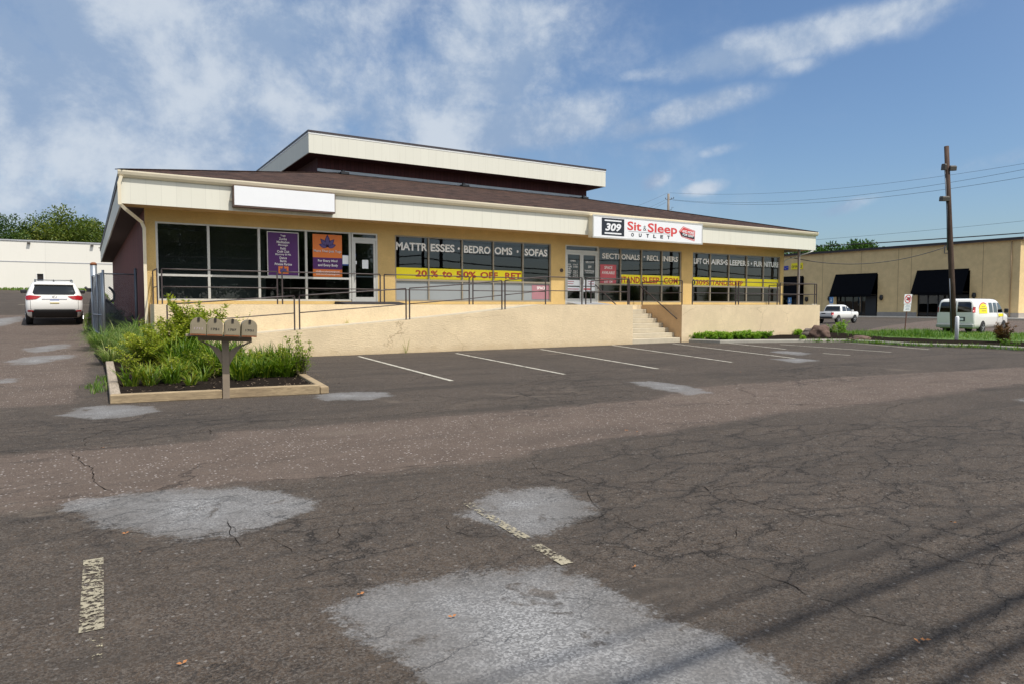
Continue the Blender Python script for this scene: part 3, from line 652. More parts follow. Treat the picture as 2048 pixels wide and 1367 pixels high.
def door(x0,x1,double,zt):
    f=MB(); y0,y1=YB+.01,YB+.12; s=.085
    f.box(x0,y0,ZT+.02,x0+.06,y1,ZW); f.box(x1-.06,y0,ZT+.02,x1,y1,ZW); f.box(x0+.06,y0,ZW-.05,x1-.06,y1,ZW); f.box(x0+.06,y0,zt-.05,x1-.06,y1,zt+.05); f.box(x0+.06,y0,ZT+.005,x1-.06,y1+.05,ZT+.035)
    fr=f.build('door',M['alu'],shop)
    g=MB(); g.quad((x0+.06,YGL,zt+.05),(x1-.06,YGL,zt+.05),(x1-.06,YGL,ZW-.05),(x0+.06,YGL,ZW-.05)); g.build('transom_pane',M['glass'],fr,fix=False)
    leaves=[(x0+.065,(x0+x1)/2-.004),((x0+x1)/2+.004,x1-.065)] if double else [(x0+.065,x1-.065)]
    for i,(a,b) in enumerate(leaves):
        l=MB(); y2,y3=y0+.02,y1-.03
        l.box(a,y2,ZT+.04,a+s,y3,zt-.055); l.box(b-s,y2,ZT+.04,b,y3,zt-.055); l.box(a+s,y2,ZT+.04,b-s,y3,ZT+.27); l.box(a+s,y2,zt-.15,b-s,y3,zt-.055)
        l.build('door_leaf',M['alu'],fr)
        g=MB(); g.quad((a+s,YGL-.02,ZT+.27),(b-s,YGL-.02,ZT+.27),(b-s,YGL-.02,zt-.15),(a+s,YGL-.02,zt-.15)); g.build('pane',M['glass'],fr,fix=False)
        hx=(b-.05 if i==0 else a+.05) if double else a+.05
        h=MB(); h.tube([(hx,y2,ZT+.92),(hx,y2-.06,ZT+.92),(hx,y2-.06,ZT+1.22),(hx,y2,ZT+1.22)],.014,6); h.build('handle',M['alu'],fr)
        h=MB(); h.box(a+s,YGL+.02,ZT+1.0,b-s,YGL+.05,ZT+1.04); h.build('push_bar',M['galv'],fr)
    return fr
D1=door(ox[1][1],ox[1][2],False,3.98-.0); D2=door(ox[3][1],ox[3][2],True,3.94)

# ---- lettering
def text_mesh(s,offset=.0,shear=0.,spacing=1.):
    c=bpy.data.curves.new('t','FONT'); c.body=s; c.size=1; c.offset=offset; c.shear=shear; c.space_character=spacing; c.resolution_u=3
    o=bpy.data.objects.new('t',c); COL.objects.link(o); dg=bpy.context.evaluated_depsgraph_get(); dg.update()
    me=bpy.data.meshes.new_from_object(o.evaluated_get(dg)); v=[tuple(q.co) for q in me.vertices]; f=[tuple(p.vertices) for p in me.polygons]
    bpy.data.objects.remove(o); bpy.data.curves.remove(c); bpy.data.meshes.remove(me); return v,f
def text(mb,s,O,Rv,Uv,w,h,offset=.015,shear=0.,spacing=1.,keep=False):
    """fit string s into w x h at origin O (lower left) along Rv, Uv"""
    v,f=text_mesh(s,offset,shear,spacing); a=np.array(v); lo=a.min(0); hi=a.max(0); sx=w/(hi[0]-lo[0]); sy=h/(hi[1]-lo[1])
    O,Rv,Uv=Vector(O),Vector(Rv),Vector(Uv)
    off=0
    if keep and sx>sy: off=(w-(hi[0]-lo[0])*sy)/2; sx=sy
    mb.add([O+Rv*(off+(p[0]-lo[0])*sx)+Uv*((p[1]-lo[1])*sy) for p in v],f)
XV=(1,0,0); ZV=(0,0,1)
def ftext(mb,s,px0,px1,z0,z1,y=YB+.022,**k):
    x0=float(atY(px0,540,y)[0]); x1=float(atY(px1,540,y)[0]); text(mb,s,(x0,y,z0),XV,ZV,x1-x0,z1-z0,**k)
q3=lambda x: 760+x/3.938
q4=lambda x: 1180+x/4.096
q7=lambda x: 1120+x/6.51
mb=MB(); za,zb_=3.58,3.90
za,zb_=float(atY(795,500.3,YGL)[2]),float(atY(795,484.3,YGL)[2])
for s,a,b in (('MATTR',127,374),('ESSES',400,588),('BEDRO',662,870),('OMS',902,1042),('SOFAS',1138,1318)): ftext(mb,s,q3(a),q3(b),za,zb_,y=YGL-.004,offset=.03)
for a,b in ((612,630),(1075,1092)): ftext(mb,'•',q3(a),q3(b),za+.11,za+.21,y=YGL-.004)
mb.build('lettering',M['letter'],W2,fix=False)
mb=MB(); za,zb_=float(atY(q7(560),410+700/6.51,YGL)[2]),float(atY(q7(560),410+628/6.51,YGL)[2])
for s,a,b in (('SECTI',548,772),('ONALS',798,1038),('RECL',1130,1292),('INERS',1332,1535)): ftext(mb,s,q7(a),q7(b),za,zb_,y=YGL-.004,offset=.03)
ftext(mb,'•',q7(1088),q7(1106),za+.12,za+.21,y=YGL-.004); mb.build('lettering',M['letter'],W3,fix=False)
mb=MB(); za,zb_=float(atY(q4(860),400+524/4.096,YGL)[2]),float(atY(q4(860),400+478/4.096,YGL)[2])
for s,a,b in (('LIFT CH',850,973),('AIRS•S',990,1128),('LEEPER',1144,1277),('S • FUR',1285,1412),('NITURE',1424,1548)): ftext(mb,s,q4(a),q4(b),za,zb_,y=YGL-.004,offset=.03)
mb.build('lettering',M['letter'],W4,fix=False)
# yellow vinyl banners on the glass
def banner(label,px0,px1,gaps,z0,z1):
    y=YGL-.006; x0=float(atY(px0,550,y)[0]); x1=float(atY(px1,550,y)[0])
    mb=MB(); mb.box(x0,y,z0,x1,y+.003,z1); o=mb.build('window_banner',M['yellow'],None); tag(o,label,'banner','yellow banners stuck on the shop windows'); return o
b2=banner('yellow banner with red 20% to 50% OFF lettering under MATTRESSES and BEDROOMS',789.6,1043.5,None,ZMID+.03,3.0)
mb=MB(); yy=YGL-.009; z0,z1=2.66,2.92
for s,a,b in (('20',280,370),('%',400,458),('to',490,568),('5',600,640),('0%',655,757),('OFF',790,928),('RET',985,1112)): ftext(mb,s,q3(a),q3(b),z0,z1,y=yy,offset=.035)
mb.build('lettering',M['bred'],b2,fix=False)
b3=banner('yellow banner reading ITAND SLEEP .COM on the window beside the double doors',1242,1360.8,None,ZMID+.03,2.99)
mb=MB(); z0,z1=2.61,2.90
for s,a,b in (('ITAND',800,1040),('SLEEP',1073,1295),('.COM',1335,1535)): ftext(mb,s,q7(a),q7(b),z0,z1,y=yy,offset=.03)
mb.build('lettering',M['bred'],b3,fix=False)
b4=banner('yellow banner with black round f mark and 309SITANDSLEEP on the right window',1384.5,1559,None,ZMID+.03,2.97)
mb=MB(); z0,z1=2.60,2.85
for s,a,b in (('309S',868,975),('ITAND',988,1128),('SLEEP',1143,1255)): ftext(mb,s,q4(a),q4(b),z0,z1,y=yy,offset=.03)
mb.build('lettering',M['bred'],b4,fix=False)
def disc(mb,c,r,y,n=24,ry=None):
    mb.add([(c[0]+r*math.cos(2*math.pi*k/n),y,c[1]+(ry or r)*math.sin(2*math.pi*k/n)) for k in range(n)],[tuple(range(n))])
xc=float(atY(q4(848),563,yy)[0]); mb=MB(); disc(mb,(xc,2.725),.13,yy,ry=.14); em=mb.build('round_mark',M['black'],b4,fix=False)
mb=MB(); text(mb,'f',(xc-.035,yy-.003,2.62),XV,ZV,.085,.2,offset=.03); mb.build('lettering',M['yellow'],b4,fix=False)
# posters
def lotus(mb,mb2,cx,cz,w,y):
    h=w*.62
    def petal(ang,L,wd,base,inn):
        pts=[]
        for k in range(9):
            t=k/8; pts.append((wd*math.sin(math.pi*t**.9)*.5,L*t))
        for k in range(7,0,-1):
            t=k/8; pts.append((-wd*math.sin(math.pi*t**.9)*.5,L*t))
        ca,sa=math.cos(ang),math.sin(ang)
        P=[(base[0]+a*ca+b*sa,base[1]-a*sa+b*ca) for a,b in pts]
        mb.add([(p[0],y,p[1]) for p in P],[tuple(range(len(P)))])
        m=np.mean(P,0); mb2.add([(m[0]+(p[0]-m[0])*inn,y-.002,m[1]+(p[1]-m[1])*inn) for p in P],[tuple(range(len(P)))])
    b=(cx,cz-h*.42)
    for a,L,wd in ((-1.30,.52,.26),(1.30,.52,.26),(-.72,.62,.27),(.72,.62,.27),(0,.72,.30)): petal(a,L*w,wd*w,b,.72)
def poster(name,label,px0,px1,z0,z1,mat,y=YGL+.012,frame=None):
    x0=float(atY(px0,505,y)[0]); x1=float(atY(px1,505,y)[0]); mb=MB(); mb.box(x0,y,z0,x1,y+.006,z1); o=mb.build(name,mat,None); tag(o,label,'poster')
    if frame:
        f=MB(); w=.03; f.box(x0-w,y-.002,z0-w,x0,y+.008,z1+w); f.box(x1,y-.002,z0-w,x1+w,y+.008,z1+w); f.box(x0,y-.002,z1,x1,y+.008,z1+w); f.box(x0,y-.002,z0-w,x1,y+.008,z0); f.build('frame',frame,o)
    return o,x0,x1
yp=YGL-.010
po,x0,x1=poster('window_poster','purple poster listing Yoga, Zumba and Private Parties in white, small orange lotus below',536,596,2.60,4.06,M['purple'],yp,M['alu'])
mb=MB(); words=['Yoga','Zumba','Meditation','Massage','Reiki','Craft Club','Mommy & Me','Dance','Barre','Private Parties']; wid=[.17,.26,.42,.32,.18,.40,.52,.24,.21,.57]
for i,(s,w) in enumerate(zip(words,wid)):
    z=3.95-i*.108; w*=(x1-x0); text(mb,s,((x0+x1)/2-w/2,yp-.003,z-.035),XV,ZV,w,.082,offset=.01)
mb.build('lettering',M['letter'],po,fix=False)
xm=(x0+x1)/2; mb=MB(); mb.box(xm-.17,yp-.003,2.66,xm+.17,yp-.001,2.91); mb.build('logo_square',M['orange'],po)
a,b=MB(),MB(); lotus(a,b,xm,2.79,.28,yp-.005); a.build('lotus',M['lotus'],po,fix=False); b.build('lotus_petal_fill',M['lotus_pale'],po,fix=False)
po,x0,x1=poster('window_poster','orange poster with dark lotus and purple band reading For Every Mind and Every Body',625.5,684,2.58,4.08,M['orange'],yp)
xm=(x0+x1)/2; mb=MB(); mb.box(x0,yp-.003,2.85,x1,yp-.001,3.26); mb.build('purple_band',M['purple'],po)
a,b=MB(),MB(); lotus(a,b,xm,3.80,.62,yp-.003); a.build('lotus',M['lotus'],po,fix=False); b.build('lotus_petal_fill',M['lotus_pale'],po,fix=False)
mb=MB(); w=x1-x0; text(mb,'More Than Just Yoga',(x0+.03,yp-.002,3.42),XV,ZV,w-.06,.115,offset=.02); mb.build('lettering',M['lotus'],po,fix=False)
mb=MB(); text(mb,'More Than Just Yoga',(x0+.035,yp-.004,3.43),XV,ZV,w-.06,.105,offset=.0); text(mb,'For Every Mind',(x0+w*.17,yp-.006,3.09),XV,ZV,w*.66,.10); text(mb,'and Every Body',(x0+w*.17,yp-.006,2.93),XV,ZV,w*.68,.11)
text(mb,'info@morethanjustyoga.com',(x0+.1,yp-.004,2.74),XV,ZV,w-.2,.06); text(mb,'www.morethanjustyoga.com',(x0+.1,yp-.004,2.64),XV,ZV,w-.2,.06); mb.build('lettering',M['letter'],po,fix=False)
def paper(label,px0,px1,py0,py1,y,mat='paper',edge=None):
    p=atY(px0,py1,y); q=atY(px1,py0,y); mb=MB(); mb.box(p[0],y,p[2],q[0],y+.002,q[2]); o=mb.build('paper_notice',M[mat]); tag(o,label,'notice')
    if edge: e=MB(); e.box(p[0]-.01,y+.003,p[2]-.05,q[0]+.01,y+.005,q[2]+.01); e.build('backing',M[edge],o)
yd=YGL-.03
paper('white sheet of paper with blue edge between the orange poster and the door',685.2,697,511.5,528.5,yp,edge='blue')
paper('white sheet of paper taped on the glass of the single door',724.5,736.5,520.5,537.5,yd)
paper('small pale sticker beside the lock of the single door',706,713.5,522.5,528.5,yd)
paper('small blue sticker high on the edge of the single door glass',708,712,508,513,yd,'blue')
po,x0,x1=poster('window_poster','red SPACE AVAILABLE poster on the pane right of the double doors',1200.6,1232.6,2.55,3.42,M['pink_red'],yp)
w=x1-x0; mb=MB(); text(mb,'SPACE',(x0+w*.26,yp-.003,3.22),XV,ZV,w*.5,.13); text(mb,'AVAILABLE',(x0+w*.1,yp-.003,2.99),XV,ZV,w*.8,.13); mb.box(x0+.05,yp-.003,2.765,x1-.05,yp-.002,2.80); text(mb,'EXT 134',(x0+w*.26,yp-.003,2.59),XV,ZV,w*.5,.12); mb.build('lettering',M['letter'],po,fix=False)
po,x0,x1=poster('window_poster','faded red SPACE poster low behind the grey lower pane',q3(1197),q3(1335),1.83,2.44,M['pale_red'],YGL-.018)
mb=MB(); w=x1-x0; text(mb,'SPACE',(x0+w*.28,YGL-.022,2.25),XV,ZV,w*.5,.12); mb.build('lettering',M['letter'],po,fix=False)
# door decals
q11=lambda x: 1120+x/11.39
zq=lambda y: float(atY(1163,500+y/11.39,yd)[2])
mb=MB()
def dt(s,a,b,c,d): ftext(mb,s,q11(a),q11(b),zq(d),zq(c),y=yd)
dt('OPEN',235,355,240,280)
for s,h,y in (('MON','10 to 7',325),('TUES','CLOSED',375),('WED','',422),('THUR','10 to 7',468),('FRI','10 to 7',510),('SAT','10 to 6',560),('SUN','12 to 5',605)):
    dt(s,170,170+len(s)*24,y,y+34)
    if h: dt(h,300,405,y,y+34)
mb.build('lettering',M['letter'],D2,fix=False)
mb=MB(); dt('WELCOME',580,770,255,298); dt('309',640,712,355,412); dt('Sit&Sleep',560,785,455,495); dt('OUTLET',585,770,505,528); mb.build('lettering',M['letter'],D2,fix=False)
def dpaper(lab,a,b,c,d): return paper(lab,q11(a),q11(b),500+c/11.39,500+d/11.39,yd)
dpaper('white notice with two pink lines in the left door leaf, upper of two',135,455,690,815); dpaper('white notice with one red line in the left door leaf, lower of two',135,455,848,945)
dpaper('white notice with pink lines in the right door leaf, upper of two',520,835,690,820); dpaper('white notice with bold red line in the right door leaf, lower of two',520,835,848,955)
mb=MB(); mb2=MB()
for a,b,c,d in ((165,320,715,727),(165,305,765,777),(150,430,885,903),(640,770,720,730),(650,775,770,785)): 
    p=atY(q11(a),500+d/11.39,yd-.004); q=atY(q11(b),500+c/11.39,yd-.004); mb.box(p[0],yd-.004,p[2],q[0],yd-.003,q[2])
for a,b,c,d in ((540,690,880,912),):
    p=atY(q11(a),500+d/11.39,yd-.004); q=atY(q11(b),500+c/11.39,yd-.004); mb2.box(p[0],yd-.004,p[2],q[0],yd-.003,q[2])
mb.build('notice_line',simple('print_pink',(.5,.16,.22),.6),D2); mb2.build('notice_line',M['red'],D2)

# ---- signs on the fascia
ys=YF-.30
p=atY(467.5,413.5,ys); q=atY(670.5,388,ys); x0,x1,z0,z1=p[0],q[0],4.66,5.32
sg=thing('blank_sign','blank white sign box with brown frame on the fascia','sign',(x0,ys,z0))
mb=MB(); mb.box(x0,ys+.01,z0,x1,YF-.003,z1); mb.build('housing',M['brown_frame'],sg); mb=MB(); mb.box(x0+.025,ys,z0+.05,x1-.025,ys+.012,z1-.01); mb.build('face',M['white'],sg)
mb=MB(); mb.box(x0-.07,YF-.06,z0+.2,x0-.002,YF-.003,z0+.28); mb.build('junction_box',M['gutter'],sg)
ys=YF-.35; x0=float(atY(1186.8,450,ys)[0]); x1=float(atY(1404.2,470,ys)[0]); z0,z1=4.45,5.36
sg=thing('shop_sign','white lightbox shop sign reading 309 Sit & Sleep OUTLET above the double doors','sign',(x0,ys,z0))
mb=MB(); mb.box(x0,ys+.012,z0,x1,YF-.003,z1); mb.build('housing',M['gutter'],sg)
mb=MB(); mb.box(x0-.035,ys-.01,z0-.03,x1+.035,ys+.012,z0+.03); mb.box(x0-.035,ys-.01,z1-.03,x1+.035,ys+.012,z1+.03); mb.box(x0-.035,ys-.01,z0+.03,x0+.02,ys+.012,z1-.03); mb.box(x1-.02,ys-.01,z0+.03,x1+.035,ys+.012,z1-.03); mb.build('frame',M['alu'],sg)
mb=MB(); mb.box(x0+.02,ys,z0+.03,x1-.02,ys+.011,z1-.03); mb.build('face',M['white'],sg)
sx=lambda u: float(atY(1180+u/8.904,460,ys-.01)[0])
def sz(u,v): return float(atY(1180+u/8.904,420+v/8.904,ys-.01)[2])
yl=ys-.004
mb=MB(); mb.box(sx(210),yl,sz(210,447),sx(612),yl+.003,sz(210,136)); mb.build('number_panel',M['navy'],sg)
mb=MB(); yl2=yl-.003
for a,b in ((172,196),(398,424)): mb.box(sx(262),yl2,sz(262,b),sx(562),yl2+.002,sz(262,a))
text(mb,'309',(sx(275),yl2,sz(280,372)),XV,ZV,sx(555)-sx(275),sz(280,232)-sz(280,372),offset=.035,shear=.2); mb.build('number',M['white'],sg,fix=False)
mb=MB(); zs0,zs1=sz(675,360),sz(675,212)
text(mb,'Sit',(sx(668),yl,zs0),XV,ZV,sx(916)-sx(668),(zs1-zs0)*1.06,offset=.022)
h=zs1-zs0; text(mb,'Sleep',(sx(1030),yl,zs0-h*.40),XV,ZV,sx(1556)-sx(1030),h*1.45,offset=.022); mb.build('lettering',M['red'],sg,fix=False)
mb=MB(); text(mb,'&',(sx(950),yl,zs0+.02),XV,ZV,sx(1006)-sx(950),h*.62,offset=-.005); mb.box(sx(690),yl,zs0-.055,sx(1430),yl+.002,zs0-.045)
zo=sz(740,475); 
for c,a in zip('OUTLET',(735,872,1005,1130,1255,1378)): text(mb,c,(sx(a),yl,zo),XV,ZV,sx(a+50)-sx(a),.155,offset=.045)
mb.build('small_lettering',M['navy'],sg,fix=False)
tagp=[(1585,383),(1660,295),(1875,378),(1865,562),(1635,482)]
T=[(sx(u),sz(u,v)) for u,v in tagp]; cx=sum(t[0] for t in T)/5; cz=sum(t[1] for t in T)/5
mb=MB(); mb.add([(a,yl,b) for a,b in T],[(0,1,2,3,4)]); mb.build('price_tag',M['red'],sg,fix=False)
mb=MB(); I=[(cx+(a-cx)*.9,cz+(b-cz)*.9) for a,b in T]; J=[(cx+(a-cx)*.85,cz+(b-cz)*.85) for a,b in T]
mb.add([(a,yl-.002,b) for a,b in I+J],[(i,(i+1)%5,5+(i+1)%5,5+i) for i in range(5)])
ang=-.05
rv=Vector((1,0,-.10)).normalized(); sv=(0,0,1)
text(mb,'AND MORE',(sx(1640),yl-.006,sz(1640,398)),rv,sv,sx(1850)-sx(1640),.12,offset=.03,shear=.2); text(mb,'FOR LESS!',(sx(1650),yl-.006,sz(1650,455)),rv,sv,sx(1845)-sx(1650),.11,offset=.03,shear=.2); mb.build('price_tag_lettering',M['white'],sg,fix=False)
mb=MB(); mb.add([(sx(u),yl-.004,sz(u,v)) for u,v in ((1600,388),(1632,402),(1866,478),(1862,528),(1640,470))],[(0,1,2,3,4)]); mb.build('price_tag_band',M['navy'],sg,fix=False)

# ------------------------------------------------------------------ terrace, ramp, stairs
XT0=1.70; XM=14.64; XS0=18.98; XS1=21.75; XT1=31.34; YSB=23.9
ter=thing('entrance_terrace','raised cream stucco entrance terrace with a long wheelchair ramp in front of the shop','terrace',(XT0,Y2,0))
mb=MB(); mb.box(XT0,Y2,-.3,XM,YB-.003,ZT); mb.box(XM,YW,-.3,XS0,YB-.003,ZT); mb.box(XS0,YSB,-.3,XS1,YB-.003,ZT); mb.box(XS1+.0,YW,-.3,XT1+.0,YB-.003,ZT); mb.box(XR+.003,YB-.003,-.3,XT1+1.4,YB+3,ZT) if XT1>XR else None
mb.build('retaining_wall',M['stucco_low'],ter)
mb=MB(); mb.quad((XS1-.003,YW+.0,-.1),(XS1-.003,YSB,-.1),(XS1-.003,YSB,ZT-.002),(XS1-.003,YW+.0,ZT-.002)); mb.build('stair_cheek',M['stucco_cheek_shade'],ter,fix=False)
mb=MB(); xr0=1.0; zr0=.72-(4.17-xr0)*.072
prof=[(xr0,-.3),(XM-.003,-.3),(XM-.003,ZT-.005),(11.4,1.275),(8.13,1.01),(4.17,.72),(xr0,zr0)]
mb.prism([(a,YW,b) for a,b in prof],(0,Y2-YW-.003,0)); mb.build('ramp',M['stucco_low'],ter)
mb=MB()
rp=[(xr0,zr0),(4.17,.72),(8.13,1.01),(11.4,1.275),(XM,ZT)]
for (a,b),(c,d) in zip(rp[:-1],rp[1:]): mb.quad((a,YW+.12,b+.004),(c,YW+.12,d+.004),(c,Y2-.01,d+.004),(a,Y2-.01,b+.004))
mb.quad((XM,YW+.1,ZT+.004),(XS0-.1,YW+.1,ZT+.004),(XS0-.1,YB-.01,ZT+.004),(XM,YB-.01,ZT+.004)); mb.quad((XT0+.1,Y2+.1,ZT+.004),(XM,Y2+.1,ZT+.004),(XM,YB-.01,ZT+.004),(XT0+.1,YB-.01,ZT+.004)); mb.quad((XS1+.1,YW+.1,ZT+.004),(XT1-.1,YW+.1,ZT+.004),(XT1-.1,YB-.01,ZT+.004),(XS1+.1,YB-.01,ZT+.004))
mb.build('deck',M['concrete'],ter,fix=False)
mb=MB(); mb.box(XT1-.55,YW+.05,ZT,XT1-.2,YW+.35,ZT+.05); mb.build('loose_block',M['kerb'],ter)
def rampz(x):
    for (a,b),(c,d) in zip(rp[:-1],rp[1:]):
        if a<=x<=c: return b+(d-b)*(x-a)/(c-a)
    return ZT if x>XM else zr0
st=thing('staircase','pale concrete staircase of seven steps recessed into the terrace wall','stairs',((XS0+XS1)/2,YW,0))
ris=ZT/8; run=(YSB-YW-.06)/7
for i in range(7):
    mb=MB(); y=YW+.06+i*run; mb.box(XS0+.003,y,i*ris-(.25 if i==0 else 0),XS1-.012,YSB-.003 if i==6 else y+run+.02,(i+1)*ris-.002); o=mb.build('step',M['concrete'],st,bevel=.012)
mb=MB(); mb.box(XS0+.1,YSB-.011,7*ris,XS1-.1,YSB-.003,ZT-.01); mb.build('top_riser',M['stucco_low'],st)

# ------------------------------------------------------------------ railings
def railing(label,P0,P1,zfun,posts=(0,1),h=1.04,mid=.52,g='dark pipe railings along the terrace and ramp',ret=None):
    P0,P1=Vector(P0),Vector(P1); o=thing('railing',label,'railing',(P0.x,P0.y,zfun(P0.x)),0,g); r=.019
    T=lambda t: Vector((P0.x+(P1.x-P0.x)*t,P0.y+(P1.y-P0.y)*t,zfun(P0.x+(P1.x-P0.x)*t)))
    for t in posts:
        b=T(t); m=MB(); m.bar(b+Vector((0,0,-.02)),b+Vector((0,0,h-.02)),.038,.038); m.build('post',M['rail'],o)
    n=8; pts=[T(i/n)+Vector((0,0,h)) for i in range(n+1)]; m=MB(); m.tube(pts,r,8); m.build('top_rail',M['rail'],o)
    pts=[T(i/n)+Vector((0,0,mid)) for i in range(n+1)]; m=MB(); m.tube(pts,r*.85,8); m.build('mid_rail',M['rail'],o)
    return o
fl=lambda x: ZT
yr=Y2+.06
XX=lambda px,y: float(atY(px,600,y)[0])
railing('first terrace railing from the left, in front of the dark empty windows',(XX(324.5,yr),yr),(XX(555,yr),yr),fl)
railing('terrace railing in front of the purple and orange posters and single door',(XX(565,yr),yr),(XX(760.7,yr),yr),fl)
railing('terrace railing below the MATTRESSES lettering, left of the gap',(XX(768.8,yr),yr),(XX(938.5,yr),yr),fl)
railing('terrace railing below SOFAS where the ramp meets the terrace',(XX(945.9,yr),yr),(XX(1091,yr),yr),fl)
yq=YW+.06
railing('lowest ramp railing behind the four mailboxes',(XX(333.6,yq),yq),(XX(588.5,yq),yq),rampz)
railing('second ramp railing from the bottom, crossing below the single door',(XX(598.5,yq),yq),(XX(812,yq),yq),rampz)
railing('ramp railing crossing below the 20% banner',(XX(819,yq),yq),(XX(1003.8,yq),yq),rampz)
railing('highest ramp railing reaching the double doors',(XX(1010,yq),yq),(XX(1163.8,yq),yq),rampz)
railing('level railing in front of the double doors, left of the stairs',(XX(1171.5,yq),yq),(XX(1255.5,yq),yq),fl)
railing('short railing along the left side of the stair well',(XS0-.1,YW+.12),(XS0-.1,YSB+.1),fl)
railing('short railing along the right side of the stair well',(XS1+.12,YW+.12),(XS1+.12,YSB+.1),fl)
railing('terrace railing right of the stairs, before the right window',(XX(1384.6,yq),yq),(XX(1471.3,yq),yq),fl)
railing('terrace railing before FURNITURE on the right window',(XX(1477,yq),yq),(XX(1554.3,yq),yq),fl)
railing('last terrace railing on the right, by the roof post',(XX(1560,yq),yq),(XX(1629,yq),yq),fl)
railing('end railing returning along the right edge of the terrace',(XT1-.15,YW+.1),(XT1-.15,YB-.1),fl)
railing('left end railing returning from the terrace corner to the wall',(XT0+.1,Y2+.1),(XT0+.1,YB-.1),fl)
for s,lab in ((XS0+.09,'sloping handrail on the left side of the stairs'),(XS1-.09,'sloping handrail on the right side of the stairs')):
    a=Vector((s,YSB+.05,ZT+.88)); b=Vector((s,YW+.2,ris+.80)); o=thing('handrail',lab,'handrail',(s,YSB,ZT),0,'sloping handrails of the stairs'); m=MB(); m.tube([a,a.lerp(b,.5),b],.024,8); m.build('rail',M['rail'],o)
    m=MB(); sg_=-1 if s<20 else 1
    for t in (.1,.85): p=a.lerp(b,t); m.tube([p,p+Vector((sg_*.08,0,-.05))],.012,6)
    m.build('bracket',M['rail'],o)
# door mat
dx=(ox[1][1]+ox[1][2])/2
mb=MB(); mb.prism([(dx-1.15,YB-1.35,ZT+.006),(dx-1.15,YB-.02,ZT+.006),(dx-1.15,YB-.02,ZT+.105),(dx-1.15,YB-.5,ZT+.10),(dx-1.15,YB-1.35,ZT+.012)],(2.25,0,0)); tag(mb.build('door_mat',M['mat']),'black rubber mat on the terrace before the single door','mat')
mb=MB(); dx=(ox[3][1]+ox[3][2])/2; mb.prism([(dx-.9,YB-.9,ZT+.005),(dx+1.0,YB-.9,ZT+.005),(dx+.8,YB-.02,ZT+.1),(dx-.8,YB-.02,ZT+.1)],(0,0,.012)); tag(mb.build('threshold_plate',M['flash']),'grey metal threshold plate at the foot of the double doors','plate')

# ------------------------------------------------------------------ plants
def strip_blade(mb,rng,base,az,el,L,w,droop,seg=5,tint=None):
    """one strap leaf: starts steep, arches over"""
    p=Vector(base); ca,sa=math.cos(az),math.sin(az); side=Vector((-sa,ca,0)); e=el; vs=[]; t0=rng.random() if tint is None else tint
    for i in range(seg+1):
        f=i/seg; ww=w*(.55+.9*f if f<.4 else .91*(1-((f-.4)/.6)**1.6)+.02)
        q=side*ww/2; vs+= [p-q,p+q]
        d=Vector((ca*math.cos(e),sa*math.cos(e),math.sin(e))); p=p+d*(L/seg); e-=droop/seg*(.5+f*1.4)
    mb.add(vs,[(2*i,2*i+1,2*i+3,2*i+2) for i in range(seg)],True,att=t0)
def clump(seed,n,L,w,spread,el=(55,88),droop=(.5,1.6),tint=(.2,.9),seg=5):
    rng=random.Random(seed); mb=MB()
    for i in range(n):
        a=rng.random()*6.283; r=spread*math.sqrt(rng.random()); 
        strip_blade(mb,rng,(r*math.cos(a),r*math.sin(a),-.02),a+rng.gauss(0,.7),R(rng.uniform(*el)),L*rng.uniform(.55,1.1),w*rng.uniform(.7,1.2),rng.uniform(*droop),seg,tint=rng.uniform(*tint))
    return mb
def leaf(mb,rng,p,d,L,w,tint):
    d=Vector(d).normalized(); up=Vector((rng.gauss(0,.5),rng.gauss(0,.5),1)); s=d.cross(up)
    if s.length<1e-3: s=Vector((1,0,0))
    s.normalize(); n=s.cross(d); p=Vector(p)
    mb.add([p,p+d*L*.45+s*w/2+n*w*.18,p+d*L,p+d*L*.45-s*w/2+n*w*.18],[(0,1,2),(0,2,3)],True,att=tint)
def shrub(seed,nst,Hh,Rr,nl,L,lean=.5,up=.55,tint=(.1,.95),low=.15):
    rng=random.Random(seed); lf=MB(); st_=MB()
    for i in range(nst):
        a=rng.random()*6.283; hh=Hh*rng.uniform(.55,1.0); rr=Rr*rng.uniform(.15,1.); pts=[]; b=Vector((rng.gauss(0,.08),rng.gauss(0,.08),-.03))
        for k in range(7):
            f=k/6; pts.append(b+Vector((math.cos(a)*rr*f**1.4+rng.gauss(0,.02),math.sin(a)*rr*f**1.4+rng.gauss(0,.02),hh*(f-.18*f*f*rr/Rr))))
        st_.tube(pts,[.012*(1-.8*k/6) for k in range(7)],4,cap=False)
        for j in range(nl):
            f=rng.uniform(low,1.); x=f*6; k=min(int(x),5); p=pts[k].lerp(pts[k+1],x-k); sp=.07+.16*(1-f)
            tw=Vector((rng.gauss(0,1),rng.gauss(0,1),rng.gauss(up,.5))).normalized(); q=p+tw*rng.random()*sp*Hh*.6
            leaf(lf,rng,q,tw+Vector((0,0,-.15)),L*rng.uniform(.6,1.2),L*.5,min(1,max(0,rng.uniform(*tint)*.6+.4*f)))
    return lf,st_
